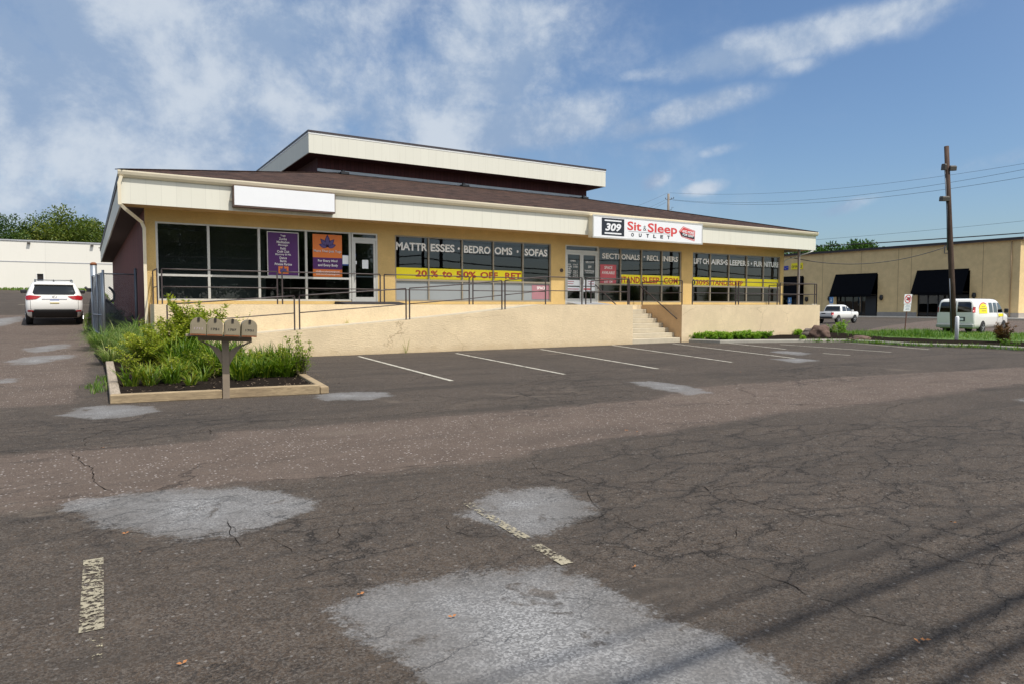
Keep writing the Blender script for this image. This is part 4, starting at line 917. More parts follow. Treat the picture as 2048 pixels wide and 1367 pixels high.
def tree_mesh(seed,Ht,Wd,trunk_h,nclump,nleaf,L,squash=.8):
    rng=random.Random(seed); lf=MB(); wd=MB()
    wd.tube([(0,0,-.3),(rng.gauss(0,.1),rng.gauss(0,.1),trunk_h),(rng.gauss(0,.3),rng.gauss(0,.3),Ht*.75)],[Ht*.03,Ht*.022,Ht*.006],8)
    cz=(Ht+trunk_h*.6)/2; ch=(Ht-trunk_h*.6)/2
    cl=[]
    for i in range(nclump):
        while True:
            v=Vector((rng.uniform(-1,1),rng.uniform(-1,1),rng.uniform(-1,1)))
            if .25<v.length<1: break
        v=v*(.75+.25*rng.random()); c=Vector((v.x*Wd/2,v.y*Wd/2,cz+v.z*ch)); cl.append((c,rng.uniform(.55,1.25)*Wd*.16,rng.random()))
        if i%4==0: 
            b=Vector((0,0,rng.uniform(trunk_h*.7,Ht*.5))); wd.tube([b,b.lerp(c,.55)+Vector((0,0,-.04*Ht)),c],[Ht*.011,Ht*.007,Ht*.002],5,cap=False)
    for i in range(nleaf):
        c,r,t=cl[rng.randrange(nclump)]
        v=Vector((rng.gauss(0,1),rng.gauss(0,1),rng.gauss(0,1))).normalized()*r*(rng.random()**.45); v.z*=squash
        d=v.normalized()+Vector((rng.gauss(0,.5),rng.gauss(0,.5),rng.gauss(-.1,.5)))
        leaf(lf,rng,c+v,d,L*rng.uniform(.6,1.3),L*.62,min(1,max(0,t*.55+rng.random()*.4)))
    return lf,wd
def place_tree(name,label,cat,loc,meshes,mats,rot=0,sc=1,group=None,pn=('crown','trunk')):
    o=thing(name,label,cat,loc,rot,group); o.scale=(sc,)*3 if isinstance(sc,(int,float)) else sc
    for me,m,n in zip(meshes,mats,pn):
        if isinstance(me,MB): c=me.build(n,m,None,attr='tint',fix=False)
        else: c=bpy.data.objects.new(n,me); COL.objects.link(c)
        c.parent=o
    return o

# ------------------------------------------------------------------ planter bed by the mailboxes
def timber(label,a,b,w=.15,h=.15,mat='timber'):
    a=Vector((a[0],a[1],H(*a[:2])+h/2-.005)); b=Vector((b[0],b[1],H(*b[:2])+h/2-.005)); m=MB(); m.bar(a,b,w,h); tag(m.build('edging_timber',M[mat],bevel=.012),label,'timber','timbers edging the mulch bed')
FL=G(221,807); FM=G(447,795.5); FR=G(641,786.5); RB=G(596,753); LB=onT(212,735)
FLv=np.array(FL); n_=np.array([ .03,1,0])
def inset(p,d): return (p[0]+d[0],p[1]+d[1])
timber('pale front edging timber left of the mailbox post',inset(FL,(-.0,.075)),inset(FM,(-.005,.075)))
timber('pale front edging timber right of the mailbox post',inset(FM,(.005,.06)),inset(FR,(0,.075)),h=.165)
timber('grey weathered edging timber along the left side of the mulch bed',inset(FL,(.075,.16)),inset(LB,(.07,0)),mat='timber_y')
timber('short edging timber on the right side of the mulch bed',(FR[0]+.075,FR[1]+.0),inset(RB,(.0,0)),h=.13,mat='timber')
def sheet(name,poly,zfun,mat,step=.25,kind='structure'):
    P=np.array(poly); lo,hi=P.min(0),P.max(0); me=bpy.data.meshes.new(name); bm=bmesh.new()
    vs=[bm.verts.new((p[0],p[1],0)) for p in P]; bm.faces.new(vs)
    x=lo[0]+step
    while x<hi[0]: bmesh.ops.bisect_plane(bm,geom=bm.verts[:]+bm.edges[:]+bm.faces[:],plane_co=(x,0,0),plane_no=(1,0,0)); x+=step
    y=lo[1]+step
    while y<hi[1]: bmesh.ops.bisect_plane(bm,geom=bm.verts[:]+bm.edges[:]+bm.faces[:],plane_co=(0,y,0),plane_no=(0,1,0)); y+=step
    for v in bm.verts: v.co.z=zfun(v.co.x,v.co.y)
    bmesh.ops.recalc_face_normals(bm,faces=bm.faces[:]); bm.to_mesh(me); bm.free()
    for p in me.polygons: p.use_smooth=True
    me.materials.append(mat); o=bpy.data.objects.new(name,me); COL.objects.link(o); o['kind']=kind; return o
BED=[(FL[0]+.05,FL[1]+.05),(FR[0],FR[1]+.05),(RB[0],RB[1]),(4.6,17.5),(4.3,YW-.003),(1.3,YW-.003),(1.66,24.3),(.9,24.3),(.25,22.6),(.15,20.5),(.3,18)]
bedz=lambda x,y: H(x,y)+.07+.04*mnoise.noise((x*1.3,y*1.3,0))+.012*mnoise.noise((x*9,y*9,3))
sheet('mulch_bed',BED,bedz,M['mulch'],.16)
# mailboxes on their post
mbx=G(455,796); MX,MY=float(mbx[0]),float(mbx[1])+.10; MR=R(-7); tilt=R(3.2)
def mail_local(x,y,z): return (x,y,z)
post=thing('mailbox_post','taupe wooden post with two curved braces carrying four mailboxes','mailbox post',(MX,MY,0),MR)
dM=float((Vector((MX,MY,0))-Vector((0,0,0))).length)
ZSH=float(atY(455,671.5,MY-.34)[2])
m=MB(); m.box(-.055,-.055,-.1,.055,.055,ZSH-.10); m.build('post',M['post_paint'],post,local=True)
def shelfz(x): return ZSH-x*math.tan(tilt)
m=MB(); m.prism([(-.60,-.28,shelfz(-.60)-.03),(.40,-.28,shelfz(.40)-.03),(.40,-.28,shelfz(.40)-.005),(-.60,-.28,shelfz(-.60)-.005)],(0,.42,0)); m.build('shelf',M['post_paint'],post,local=True)
m=MB(); m.prism([(-.42,-.035,shelfz(-.42)-.10),(.42,-.035,shelfz(.42)-.10),(.42,-.035,shelfz(.42)-.032),(-.42,-.035,shelfz(-.42)-.032)],(0,.07,0)); m.build('cross_beam',M['post_paint'],post,local=True)
for s in (-1,1):
    m=MB(); out=[]; inn=[]
    for k in range(8):
        t=k/7; x=.06+.34*t; z=-.50+.40*math.sin(t*math.pi/2)**.9 if t>0 else -.50; out.append((x,z))
    for k in range(8):
        t=k/7; x=.055+.37*t; z=-.28+.18*t**.6; inn.append((x,min(z,-.10)))
    poly=out+inn[::-1]
    # lower curved edge out, upper edge in
    m.prism([(s*a,-.03,ZSH+b-(s*a)*math.tan(tilt)) for a,b in poly],(0,.06,0)); m.build('brace',M['post_paint'],post,local=True)
def mailbox(label,x,num,num_col,w=.232):
    z=shelfz(x); o=thing('mailbox',label,'mailbox',(MX+math.cos(MR)*x,MY+math.sin(MR)*x,z),MR,'mailboxes in a row on one post')
    r=w/2; hh=.160; n=12; Rm=Matrix.Rotation(tilt,3,'Y')
    prof=[(-r,0),(-r,hh)]+[(-r*math.cos(math.pi*k/n),hh+r*1.0*math.sin(math.pi*k/n)) for k in range(1,n)]+[(r,hh),(r,0)]
    def P(a,y,b): return Rm@Vector((a,y,b))
    m=MB(); m.add([P(a,-.34,b) for a,b in prof]+[P(a,.16,b) for a,b in prof],[tuple(range(len(prof)))[::-1],tuple(range(len(prof),2*len(prof)))]+[(i,(i+1)%len(prof),len(prof)+(i+1)%len(prof),len(prof)+i) for i in range(len(prof))],False)
    m.build('shell',M['box_paint'],o,local=True)
    pr=[(a*1.03,b*1.015) for a,b in prof]; m=MB(); nn=len(pr); m.add([P(a,-.362,b) for a,b in pr]+[P(a,-.338,b) for a,b in pr],[tuple(range(nn))[::-1],tuple(range(nn,2*nn))]+[(i,(i+1)%nn,nn+(i+1)%nn,nn+i) for i in range(nn)]); d=m.build('door',M['box_paint'],o,local=True)
    pi=[(a*.86,.02+(b)*.9) for a,b in prof]; m=MB(); m.add([P(a,-.368,b) for a,b in pi]+[P(a,-.36,b) for a,b in pi],[tuple(range(nn))[::-1]]+[(i,(i+1)%nn,nn+(i+1)%nn,nn+i) for i in range(nn)]); m.build('door_panel',M['box_paint'],d)
    m=MB(); m.add([P(*q) for q in ((-.018,-.38,hh+r-.055),(.018,-.38,hh+r-.055),(.018,-.38,hh+r+.006),(-.018,-.38,hh+r+.006),(-.018,-.365,hh+r-.055),(.018,-.365,hh+r-.055),(.018,-.33,hh+r+.006),(-.018,-.33,hh+r+.006))],[(0,1,2,3),(4,7,6,5),(0,4,5,1),(3,2,6,7),(0,3,7,4),(1,5,6,2)]); m.build('latch',M['box_dark'],o,local=True)
    m=MB(); m.add([P(a,y,b) for a,y,b in ((-r,-.37,-.004),(r,-.37,-.004),(r,-.37,.016),(-r,-.37,.016))],[(0,1,2,3)]); m.build('rusty_edge',M['rust'],o,local=True,fix=False)
    m=MB(); v,f=text_mesh(num,.02); a=np.array(v); lo,hi=a.min(0),a.max(0); ww=.125; h2=.036
    m.add([P(-ww/2+(p[0]-lo[0])/(hi[0]-lo[0])*ww,-.371,.085+(p[1]-lo[1])/(hi[1]-lo[1])*h2) for p in v],f); m.build('number',num_col,o,local=True,fix=False)
pxs=(404.5,437.5,471.5,505)
xs=[float(atY(p,655,MY-.34)[0])-float(atY(455,655,MY)[0]) for p in pxs]
faint=simple('faded_number',(.44,.36,.36),.6)
for lab,x,n,c in zip(('leftmost mailbox in the row, with a faded pale number','mailbox in the row with black number 1751','mailbox in the row with black number 1707','rightmost mailbox in the row, standing clear of the leaves'),xs,('1711','1751','1707','1701'),(faint,M['black'],M['black'],M['black'])): mailbox(lab,x+.02,n,c)

# planting
protos=[clump(100+i,n,L,w,sp,tint=tt,droop=dr).build('tmp',M['day'],None,attr='tint',fix=False) for i,(n,L,w,sp,tt,dr) in enumerate(((75,.62,.028,.14,(.15,.75),(.9,2.2)),(60,.55,.026,.12,(.3,.95),(.7,2.0)),(90,.72,.026,.16,(.05,.6),(.8,1.9)),(45,.42,.03,.10,(.35,1.0),(.8,2.0))))]
dm=[o.data for o in protos]
for o in protos: bpy.data.objects.remove(o)
def put(me,name,label,cat,x,y,z,rot,sc,group):
    o=bpy.data.objects.new(name,me); COL.objects.link(o); o.location=(x,y,z); o.rotation_euler=(0,0,rot); o.scale=(sc,sc,sc); return tag(o,label,cat,group)
rng=random.Random(11)
def gb(px,py): p=onT(px,py,.07); return p[0],p[1]
front=[(262,772),(300,768),(345,764),(382,770),(405,760),(322,756),(365,754),(280,758),(425,752),(395,748),(340,745),(300,746)]
for px,py in front:
    x,y=gb(px,py); put(dm[rng.choice((0,1,3))],'daylily_clump','clump of yellow green daylily leaves in the front left of the mulch bed','plant',x,y,bedz(x,y),rng.random()*6,rng.uniform(.75,1.05),'daylily clumps front left of the mailbox post')
for px,py in [(480,758),(502,755),(525,754),(548,753),(572,752),(492,746),(515,744),(540,743),(565,744),(590,748),(475,748),(530,735),(500,735),(560,736)]:
    x,y=gb(px,py); put(dm[rng.choice((0,0,1,2))],'daylily_clump','clump of bright green daylily leaves in the bed right of the mailbox post','plant',x,y,bedz(x,y),rng.random()*6,rng.uniform(.95,1.25),'daylily clumps right of the mailbox post')
for px,py in [(360,738),(385,735),(410,738),(430,740),(395,727),(420,728),(445,735),(450,750),(435,748),(375,728),(460,738)]:
    x,y=gb(px,py); put(dm[rng.choice((0,2,2))],'daylily_clump','clump of tall green daylily leaves just behind and left of the mailbox post','plant',x,y,bedz(x,y),rng.random()*6,rng.uniform(1.1,1.45),'daylily clumps behind the mailbox post')
gm=[clump(200+i,n,L,w,sp,el=(50,88),tint=tt,droop=dr,seg=6).build('tmp',M['grassy'],None,attr='tint',fix=False) for i,(n,L,w,sp,tt,dr) in enumerate(((330,1.0,.013,.2,(.05,.8),(1.2,2.7)),(280,.85,.012,.18,(.2,1.),(1.3,2.8))))]
gd=[o.data for o in gm]
for o in gm: bpy.data.objects.remove(o)
for i,(px,py,s,lab) in enumerate(((205,694,.95,'arching fountain grass clump leaning over the driveway edge'),(238,688,1.1,'fountain grass clump beside the chain link gate'),(268,684,1.15,'fountain grass clump at the foot of the maroon wall'),(222,722,.85,'low fountain grass clump in front of the others beside the bare mulch'),(290,690,1.1,'fountain grass clump against the left end of the terrace'),(252,705,1.05,'fountain grass clump in the middle of the grasses by the driveway'),(280,712,.95,'pale fountain grass clump next to the golden shrub'),(190,690,.7,'small fountain grass tuft spilling onto the asphalt'))):
    x,y=gb(px,py); put(gd[i%2],'fountain_grass',lab,'ornamental grass',x,y,H(x,y)+.03,i*1.3,s,'fountain grasses beside the driveway')
def put_shrub(label,px,py,args,mat,sc=1,group=None,name='shrub',z=None):
    x,y=gb(px,py); lf,s_=shrub(*args); return place_tree(name,label,'shrub',(x,y,bedz(x,y) if z is None else z),(lf,s_),(M[mat],M['stem']),0,sc,group,('foliage','stem'))
put_shrub('tall arching yellow green shrub behind the mailboxes',382,722,(31,40,1.75,.95,210,.085),'shrub')
put_shrub('low golden green shrub left of the mailboxes',300,728,(32,34,.85,.8,190,.06,.5,.5,(.2,1.)),'shrub')
put_shrub('round yellow green shrub between the golden shrub and the mailboxes',345,722,(33,34,1.15,.8,190,.07,.5,.5,(.2,1.)),'shrub')
put_shrub('thin upright shoots with loose leaves behind the rightmost mailbox',470,718,(35,10,1.45,.8,42,.07),'shrub')
put_shrub('leafy sapling at the right end of the mulch bed',600,752,(36,9,1.05,.42,60,.065,.5,.6,(.1,.7)),'shrub')
put_shrub('dark green bush in shade beside the maroon wall behind the gate',236,668,(37,26,1.1,.6,120,.06,.5,.5,(.0,.7)),'darkleaf',z=H(.9,26)-.05)
for i,(px,py,h_) in enumerate(((515,750,.5),(550,746,.6),(480,742,.55),(580,750,.5),(425,755,.45),(340,760,.4),(395,742,.6))):
    put_shrub(('leafy weed among the daylilies right of the mailbox post' if px>455 else 'leafy weed among the daylilies left of the mailbox post'),px,py,(80+i,10,h_*1.3,.32,70,.055,.5,.6,(.0,.8)),'shrub',group=('leafy weeds right of the mailbox post' if px>455 else 'leafy weeds left of the mailbox post'),name='leafy_weed')
put_shrub('low weedy plant under the daylilies at left of the mulch bed',262,742,(38,12,.45,.4,60,.05),'shrub')

rng=random.Random(77); dbm=MB()
for i in range(420):
    x=rng.uniform(.3,4.2); y=rng.uniform(12.9,15.5); 
    if rng.random()<.25: y=rng.uniform(15.5,20)
    a=rng.random()*6.28; l_=rng.uniform(.02,.06); z=bedz(x,y)+.012
    dbm.add([(x,y,z),(x+math.cos(a)*l_,y+math.sin(a)*l_,z+rng.uniform(0,.02)),(x+math.cos(a)*l_-math.sin(a)*.012,y+math.sin(a)*l_+math.cos(a)*.012,z+.006),(x-math.sin(a)*.012,y+math.cos(a)*.012,z)],[(0,1,2,3)])
o=dbm.build('wood_chips',simple('pale_wood_chip',(.16,.115,.075),.95,.6,9),fix=False); o['kind']='stuff'
# ------------------------------------------------------------------ gate, pipe and fence beside the building
def hg(x,y): return H(x,y)
yf=25.4; xg=float(atY(206.5,640,yf)[0]); xw=float(atY(273,620,yf)[0])
fe=thing('chain_link_fence','short chain link fence between the gate post and the maroon wall','fence',(xg,yf,H(xg,yf)))
ztop=float(atY(240,548.5,yf)[2])
m=MB(); m.tube([(xg+.03,yf,H(xg,yf)-.1),(xg+.03,yf,ztop+.12)],.04,10); m.build('post',M['galv'],fe)
m=MB(); m.tube([(xw,yf,H(xw,yf)-.1),(xw,yf,ztop+.16)],.045,10); m.tube([(xw,yf,ztop+.16),(xw,yf,ztop+.2)],[.05,.02],10); m.build('post',M['galv_dark'],fe)
m=MB(); m.tube([(xg,yf,ztop),(xw,yf,ztop)],.02,8); m.build('top_rail',M['galv_dark'],fe)
def mesh_panel(mb,O,U,w,z0,z1,step=.075,r=.0035):
    O=Vector(O); U=Vector(U); h=z1-z0; n=int((w+h)/step)
    for i in range(n):
        for s in (0,1):
            a=i*step; # line u+z=a or u-z..
            u0,v0=(a,0) if a<=w else (w,a-w); u1,v1=(0,a) if a<=h else (a-h,h)
            if s: u0,u1=w-u0,w-u1
            p=O+U*u0+Vector((0,0,z0+v0)); q=O+U*u1+Vector((0,0,z0+v1))
            if (p-q).length>.05: mb.bar(p,q,r*2,r*2)
m=MB(); mesh_panel(m,(xg,yf+.025,0),(1,0,0),xw-xg,H(xg,yf)+.05,ztop-.02); m.build('wire_mesh',M['galv_dark'],fe,fix=False)
gt=thing('chain_link_gate','grey chain link gate standing open along the driveway','gate',(xg,yf,H(xg,yf)))
gx=xg-.02; ya,yb=yf+.06,yf+2.7; xb=float(atY(187,640,yb)[0]); za,zb_=H(gx,ya)+.08,H(xb,yb)+.08
U=Vector((xb-gx,yb-ya,0)); W_=U.length; U.normalize(); gz0=H(gx,ya)+.1; gz1=ztop+.02
m=MB(); 
m.tube([(gx,ya,gz0),(gx,ya,gz1),(xb,yb,gz1),(xb,yb,gz0+.1),(gx,ya,gz0+.02)],.022,8); mid=Vector((gx,ya,0))+U*W_*.45; m.tube([mid+Vector((0,0,gz0)),mid+Vector((0,0,gz1))],.02,8); m.tube([(gx,ya,gz0+.65),(xb,yb,gz0+.65)],.018,8); m.build('frame',M['galv'],gt)
m=MB(); mesh_panel(m,(gx+.02,ya,0),U,W_,gz0+.02,gz1-.02); m.build('wire_mesh',M['galv'],gt,fix=False)
m=MB(); m.box(xb-.18,yb-.05,gz1-.55,xb-.03,yb+.05,gz1-.42); m.tube([(xb-.22,yb,gz1-.38),(xb-.12,yb,gz1-.5)],.04,8); m.build('latch',M['black'],gt)
m=MB(); m.box(xb-.16,yb-.05,gz0+.06,xb-.02,yb+.05,gz0+.16); m.build('hinge',M['black'],gt)
yb2=yb+.35; xp2=float(atY(189,600,yb2)[0]); zp=float(atY(189,529,yb2)[2])
bp=thing('steel_post','thick grey steel pipe post with rusty cap beside the open gate','post',(xp2,yb2,H(xp2,yb2)))
m=MB(); m.tube([(xp2,yb2,H(xp2,yb2)-.2),(xp2,yb2,zp-.02)],.105,14); m.build('pipe',M['galv'],bp)
m=MB(); m.tube([(xp2,yb2,zp-.03),(xp2,yb2,zp+.03),(xp2,yb2,zp+.07)],[.11,.108,.05],14); m.build('cap',M['rust'],bp)
x=XL-.14; y=float(x/((atY(228,600,1.)[0]))); zt=float(atY(228,588,y)[2]); m=MB(); m.tube([(x-.45,y-.5,H(x,y)+.5),(x-.25,y-.3,zt-.55),(x,y,zt-.35),(x+.02,y,zt),(x-.1,y,zt+.25),(x-.25,y-.1,zt+.4)],.07,8); tag(m.build('vent_pipe',M['black']),'bent black pipe beside the maroon side wall behind the gate','pipe')
# grass along the fence and verge
def tuft_field(name,pts,n,L,w,mat,seed,label=None,tint=(.1,.9),el=(55,90),zf=H):
    rng=random.Random(seed); mb=MB()
    for i in range(n):
        x,y=pts(rng); a=rng.random()*6.28
        for k in range(3): strip_blade(mb,rng,(x+rng.gauss(0,.03),y+rng.gauss(0,.03),zf(x,y)),rng.random()*6.28,R(rng.uniform(*el)),L*rng.uniform(.4,1.15),w,rng.uniform(.3,1.4),3,tint=rng.uniform(*tint))
    o=mb.build(name,M[mat],None,attr='tint',fix=False); o['kind']='stuff'; return o
tuft_field('roadside_grass',lambda r:(r.uniform(-.1,1.2)-.0,r.uniform(26.2,40)),700,.16,.016,'grass',3)
tuft_field('far_grass',lambda r:(r.uniform(-25,8),r.uniform(72.5,74.6)),1500,.26,.08,'grass',4,tint=(.4,1.))
tuft_field('weeds',lambda r:(lambda q:(q[0]+r.gauss(0,.07),q[1]+r.gauss(0,.16)))(onT(*(r.choice(((190,775),(200,782),(205,770),(212,760)))))[:2]),90,.13,.012,'grass',8)

# ------------------------------------------------------------------ bed, kerb and lawn on the right
KP=[G(1374,683.5),G(1440,686),G(1530,685),G(1610,684.3),G(1690,684),G(1760,688),G(1830,692.5),G(1900,694.5),G(1960,696),G(2048,701),G(2200,712)]
KP=[np.array(p[:2]) for p in KP]
for i,(a,b) in enumerate(zip(KP[:-1],KP[1:])):
    pass
mb=MB(); n=len(KP); nor=[]
for i in range(n):
    d=KP[min(i+1,n-1)]-KP[max(i-1,0)]; d/=np.linalg.norm(d); nor.append(np.array([-d[1],d[0]]))
pr=[(0,-.05),(0,.10),(.03,.13),(.15,.13),(.15,-.05)]
for i in range(n):
    for s,z in pr: p=KP[i]+nor[i]*s; mb.v.append((p[0],p[1],z)); mb.att.append(0)
for i in range(n-1):
    for k in range(4): mb.f.append((i*5+k,(i+1)*5+k,(i+1)*5+k+1,i*5+k+1)); mb.sm.append(False); mb.mi.append(0)
o=mb.build('kerb',M['kerb']); o['kind']='structure'
inner=[KP[i]+nor[i]*.14 for i in range(n)]
far=[G(2200,690),G(2048,689),G(1960,685.5),G(1900,684),G(1780,679),G(1690,674),G(1640,670.5)]
MB2=[tuple(p) for p in inner]+[tuple(p[:2]) for p in far]+[(XT1,YW-.003),(XS1+.28,YW-.003)]
mz=lambda x,y: .10+.03*mnoise.noise((x*.9,y*.9,5))+.10*max(0,min(1,(x-24)/8))*max(0,min(1,(y-18)/3))
sheet('mulch_strip',MB2,mz,M['mulch'],.35)
LW=[tuple(p[:2]) for p in far[:6]]+[tuple(atZ(*p,-.06)[:2]) for p in ((1640,671),(1662,668),(1760,664),(1830,662),(1900,663.5),(2048,669),(2250,684))]
lz=lambda x,y: .10-.12*max(0,min(1,(x-33)/9))
lawn=simple('lawn_base',(.075,.14,.022),.95,.35,2.,.6,50)
sheet('lawn',LW,lz,lawn,.6)
Pl=np.array(LW)
def inpoly(r,P=Pl):
    lo,hi=P.min(0),P.max(0)
    while True:
        q=np.array([[r.uniform(lo[0],hi[0]),r.uniform(lo[1],hi[1])]])
        if sdf(q,P)[0]<0: return float(q[0,0]),float(q[0,1])
tuft_field('lawn_grass',inpoly,2600,.16,.02,'grass',21,zf=lz)
mid_pts=[(1770,676,60,.55),(1790,675,120,.7),(1825,676,140,.75),(1850,677,90,.6),(1885,678,70,.5),(1710,676,30,.4),(1740,679,25,.35)]
def weedp(r):
    while True:
        px,py,wt,l=r.choice(mid_pts)
        if r.random()*140<wt: q=G(px+r.gauss(0,14),py+r.gauss(0,1.2)); return float(q[0]),float(q[1])
tuft_field('tall_weeds',weedp,380,.44,.020,'grass',22,tint=(0,.75),zf=lambda x,y:.08)
def kerbweed(r):
    i=r.randrange(3,9); t=r.random(); p=KP[i]+(KP[i+1]-KP[i])*t+nor[i]*r.gauss(-.08,.16); return float(p[0]),float(p[1])
tuft_field('kerb_weeds',kerbweed,420,.20,.022,'grass',23,tint=(.0,.8),el=(25,80),zf=lambda x,y:.03)
# low bright plants along the terrace wall
lf,_=shrub(51,16,.42,.38,70,.085,up=.8,tint=(.3,1.)); cvm=lf.build('tmp',M['cover'],None,attr='tint',fix=False); cv=cvm.data; bpy.data.objects.remove(cvm)
rng=random.Random(6)
for i in range(17):
    px=1380+i*9.3; py=680.5+(i%3)*1.6-(1 if i>9 else 0)
    q=G(px,py); put(cv,'ground_cover_plant','bright green low leafy plant in the row along the kerb right of the stairs','plant',q[0],q[1],.07,rng.random()*6,rng.uniform(.8,1.15),'low bright green plants right of the stairs')
for px,py,lab,s in ((1597,676,'small bright green plant alone in the black mulch left of the boulders',1.0),(1606,684,'tiny green weed growing over the kerb in front of the boulders',.6)):
    q=G(px,py); put(cv,'ground_cover_plant',lab,'plant',q[0],q[1],.08,1.,s,None)
def sh2(label,px,py,args,mat,name='shrub'):
    q=G(px,py); lf,s_=shrub(*args); return place_tree(name,label,'shrub',(q[0],q[1],.05),(lf,s_),(M[mat],M['stem']),0,1,None,('foliage','stem'))
sh2('leafy green plant standing right of the boulders',1686,671,(61,10,.85,.45,46,.11,.5,.7),'cover')
sh2('low green weeds beside the boulders',1664,673,(62,14,.6,.7,60,.09),'grass')
sh2('small reddish brown bush near the kerb on the far right',2006,689,(63,22,.95,.5,80,.08,.5,.6,(.1,1.)),'redleaf')
sh2('small green weed at the foot of the reddish brown bush',2016,695,(64,9,.35,.35,50,.07),'grass')
def rock(label,px0,px1,pyb,hpx,seed,mat):
    a=atZ(px0,pyb,.16); b=atZ(px1,pyb,.16); c=(a+b)/2; w=np.linalg.norm(b-a); hh=hpx/FPX*float((c-CAM)@fwd); bm=bmesh.new(); bmesh.ops.create_icosphere(bm,subdivisions=4,radius=1)
    for v in bm.verts:
        n=v.co.normalized(); k=1+.28*mnoise.noise(n*1.4+Vector((seed,0,0)))+.13*mnoise.noise(n*3.7+Vector((0,seed,0)))+.06*mnoise.noise(n*9)
        v.co=Vector((n.x*k*w/2,n.y*k*w*.42,n.z*k*hh*.72+hh*.30))
    me=bpy.data.meshes.new('boulder'); bm.to_mesh(me); bm.free()
    for p in me.polygons: p.use_smooth=True
    me.materials.append(M[mat]); o=bpy.data.objects.new('boulder',me); COL.objects.link(o); o.location=(c[0],c[1],.10); o.rotation_euler=(0,0,-.5); tag(o,label,'boulder')
rock('grey streaked boulder, left one of the pair by the terrace corner',1605,1628,671,18,2.,'rock_grey'); rock('large brown rounded boulder at the corner of the terrace wall',1620,1660,672,24,5.,'rock')
rock('low flat brown rock in the mulch right of the boulders',1700,1738,677,8.5,8.,'rock')
# small dry weeds on the walls
for px,py,hh,lab in ((812,706,.62,'dry straw coloured weed at the foot of the ramp wall'),(694,652,.32,'small dry weed where the ramp meets the terrace wall')):
    p=atY(px,py,YW-.04 if py>690 else Y2-.05); mb=clump(int(px),26,hh,.008,.03,el=(60,90),droop=(.1,.8),tint=(.9,1.)); o=mb.build('dry_weed',M['grassy'],None,attr='tint',fix=False); o.location=p; tag(o,lab,'weed')
# no-trucks sign, bollard
def fl_thing_base(px,py,z=-.05): p=atZ(px,py,z); return p
p=fl_thing_base(1815,664,-.06); so_=thing('no_trucks_sign','white no trucks sign with red ring above a smaller notice on a thin brown post','sign',tuple(p),-YAW+R(4))
D=float((p-CAM)@fwd); px2m=D/FPX; lean=R(-3.5)
def S(x,z): return (x*px2m-math.tan(R(3.5))*0+(64-z)*px2m*-.09+.0,z*px2m)
m=MB(); m.bar((S(.6,-3)[0],.03,S(0,-3)[1]),(S(-1,70)[0],.03,S(0,70)[1]),.05,.04,(0,1,0)); m.build('post',simple('rust_post',(.12,.05,.035),.7),so_,local=True)
def plate(x0,x1,z0,z1,y,mat,name):
    m=MB(); a=[S(x0,z0),S(x1,z0),S(x1,z1),S(x0,z1)]; m.prism([(q[0],y,q[1]) for q in a],(0,.004,0)); return m.build(name,M[mat],so_,local=True)
plate(-9,6.8,56,75,0,'white','sign_panel'); plate(-7.6,6.8,41,55,0,'white','notice_panel')
def S3(x,z,y=-.004): q=S(x,z); return (q[0],y,q[1])
m=MB(); n=24; c=(-1,65.5)
m.add([S3(c[0]+7*math.cos(a*6.2832/n),c[1]+8.3*math.sin(a*6.2832/n)) for a in range(n)]+[S3(c[0]+5.6*math.cos(a*6.2832/n),c[1]+6.8*math.sin(a*6.2832/n)) for a in range(n)],[(i,(i+1)%n,n+(i+1)%n,n+i) for i in range(n)])
m.add([S3(-5.6,70.5,-.006),S3(-4.6,71.6,-.006),S3(3.6,60.6,-.006),S3(2.6,59.5,-.006)],[(0,1,2,3)]); m.build('prohibition_ring',M['red'],so_,local=True,fix=False)
m=MB(); m.add([S3(-4.5,63.6),S3(-4.5,66),S3(-2.2,66),S3(-2.2,69),S3(3.4,69),S3(3.4,63.6)],[(0,1,2,3,4,5)]); m.add([S3(-3.5,62.5),S3(-3.5,64),S3(-2,64),S3(-2,62.5)],[(0,1,2,3)]); m.add([S3(1,62.5),S3(1,64),S3(2.6,64),S3(2.6,62.5)],[(0,1,2,3)]); m.build('truck_symbol',simple('print_maroon',(.2,.03,.05),.5),so_,local=True,fix=False)
m=MB()
for z,a,b in ((52,-4,4),(49.5,-5,5.2),(46.5,-3,4),(44,-4,4.5)): m.add([S3(a,z),S3(b,z),S3(b,z+.9),S3(a,z+.9)],[(0,1,2,3)])
m.build('notice_text',simple('print_blue_grey',(.32,.38,.45),.6),so_,local=True,fix=False)
p=fl_thing_base(1913,680.5,.08); hb=47*float((p-CAM)@fwd)/FPX
m=MB(); m.tube([(p[0],p[1],-.1),(p[0],p[1],hb+.04),(p[0],p[1],hb+.08),(p[0],p[1],hb+.10)],[.078,.078,.06,.02],14); tag(m.build('bollard',M['white']),'slim white bollard in front of the utility pole','bollard')

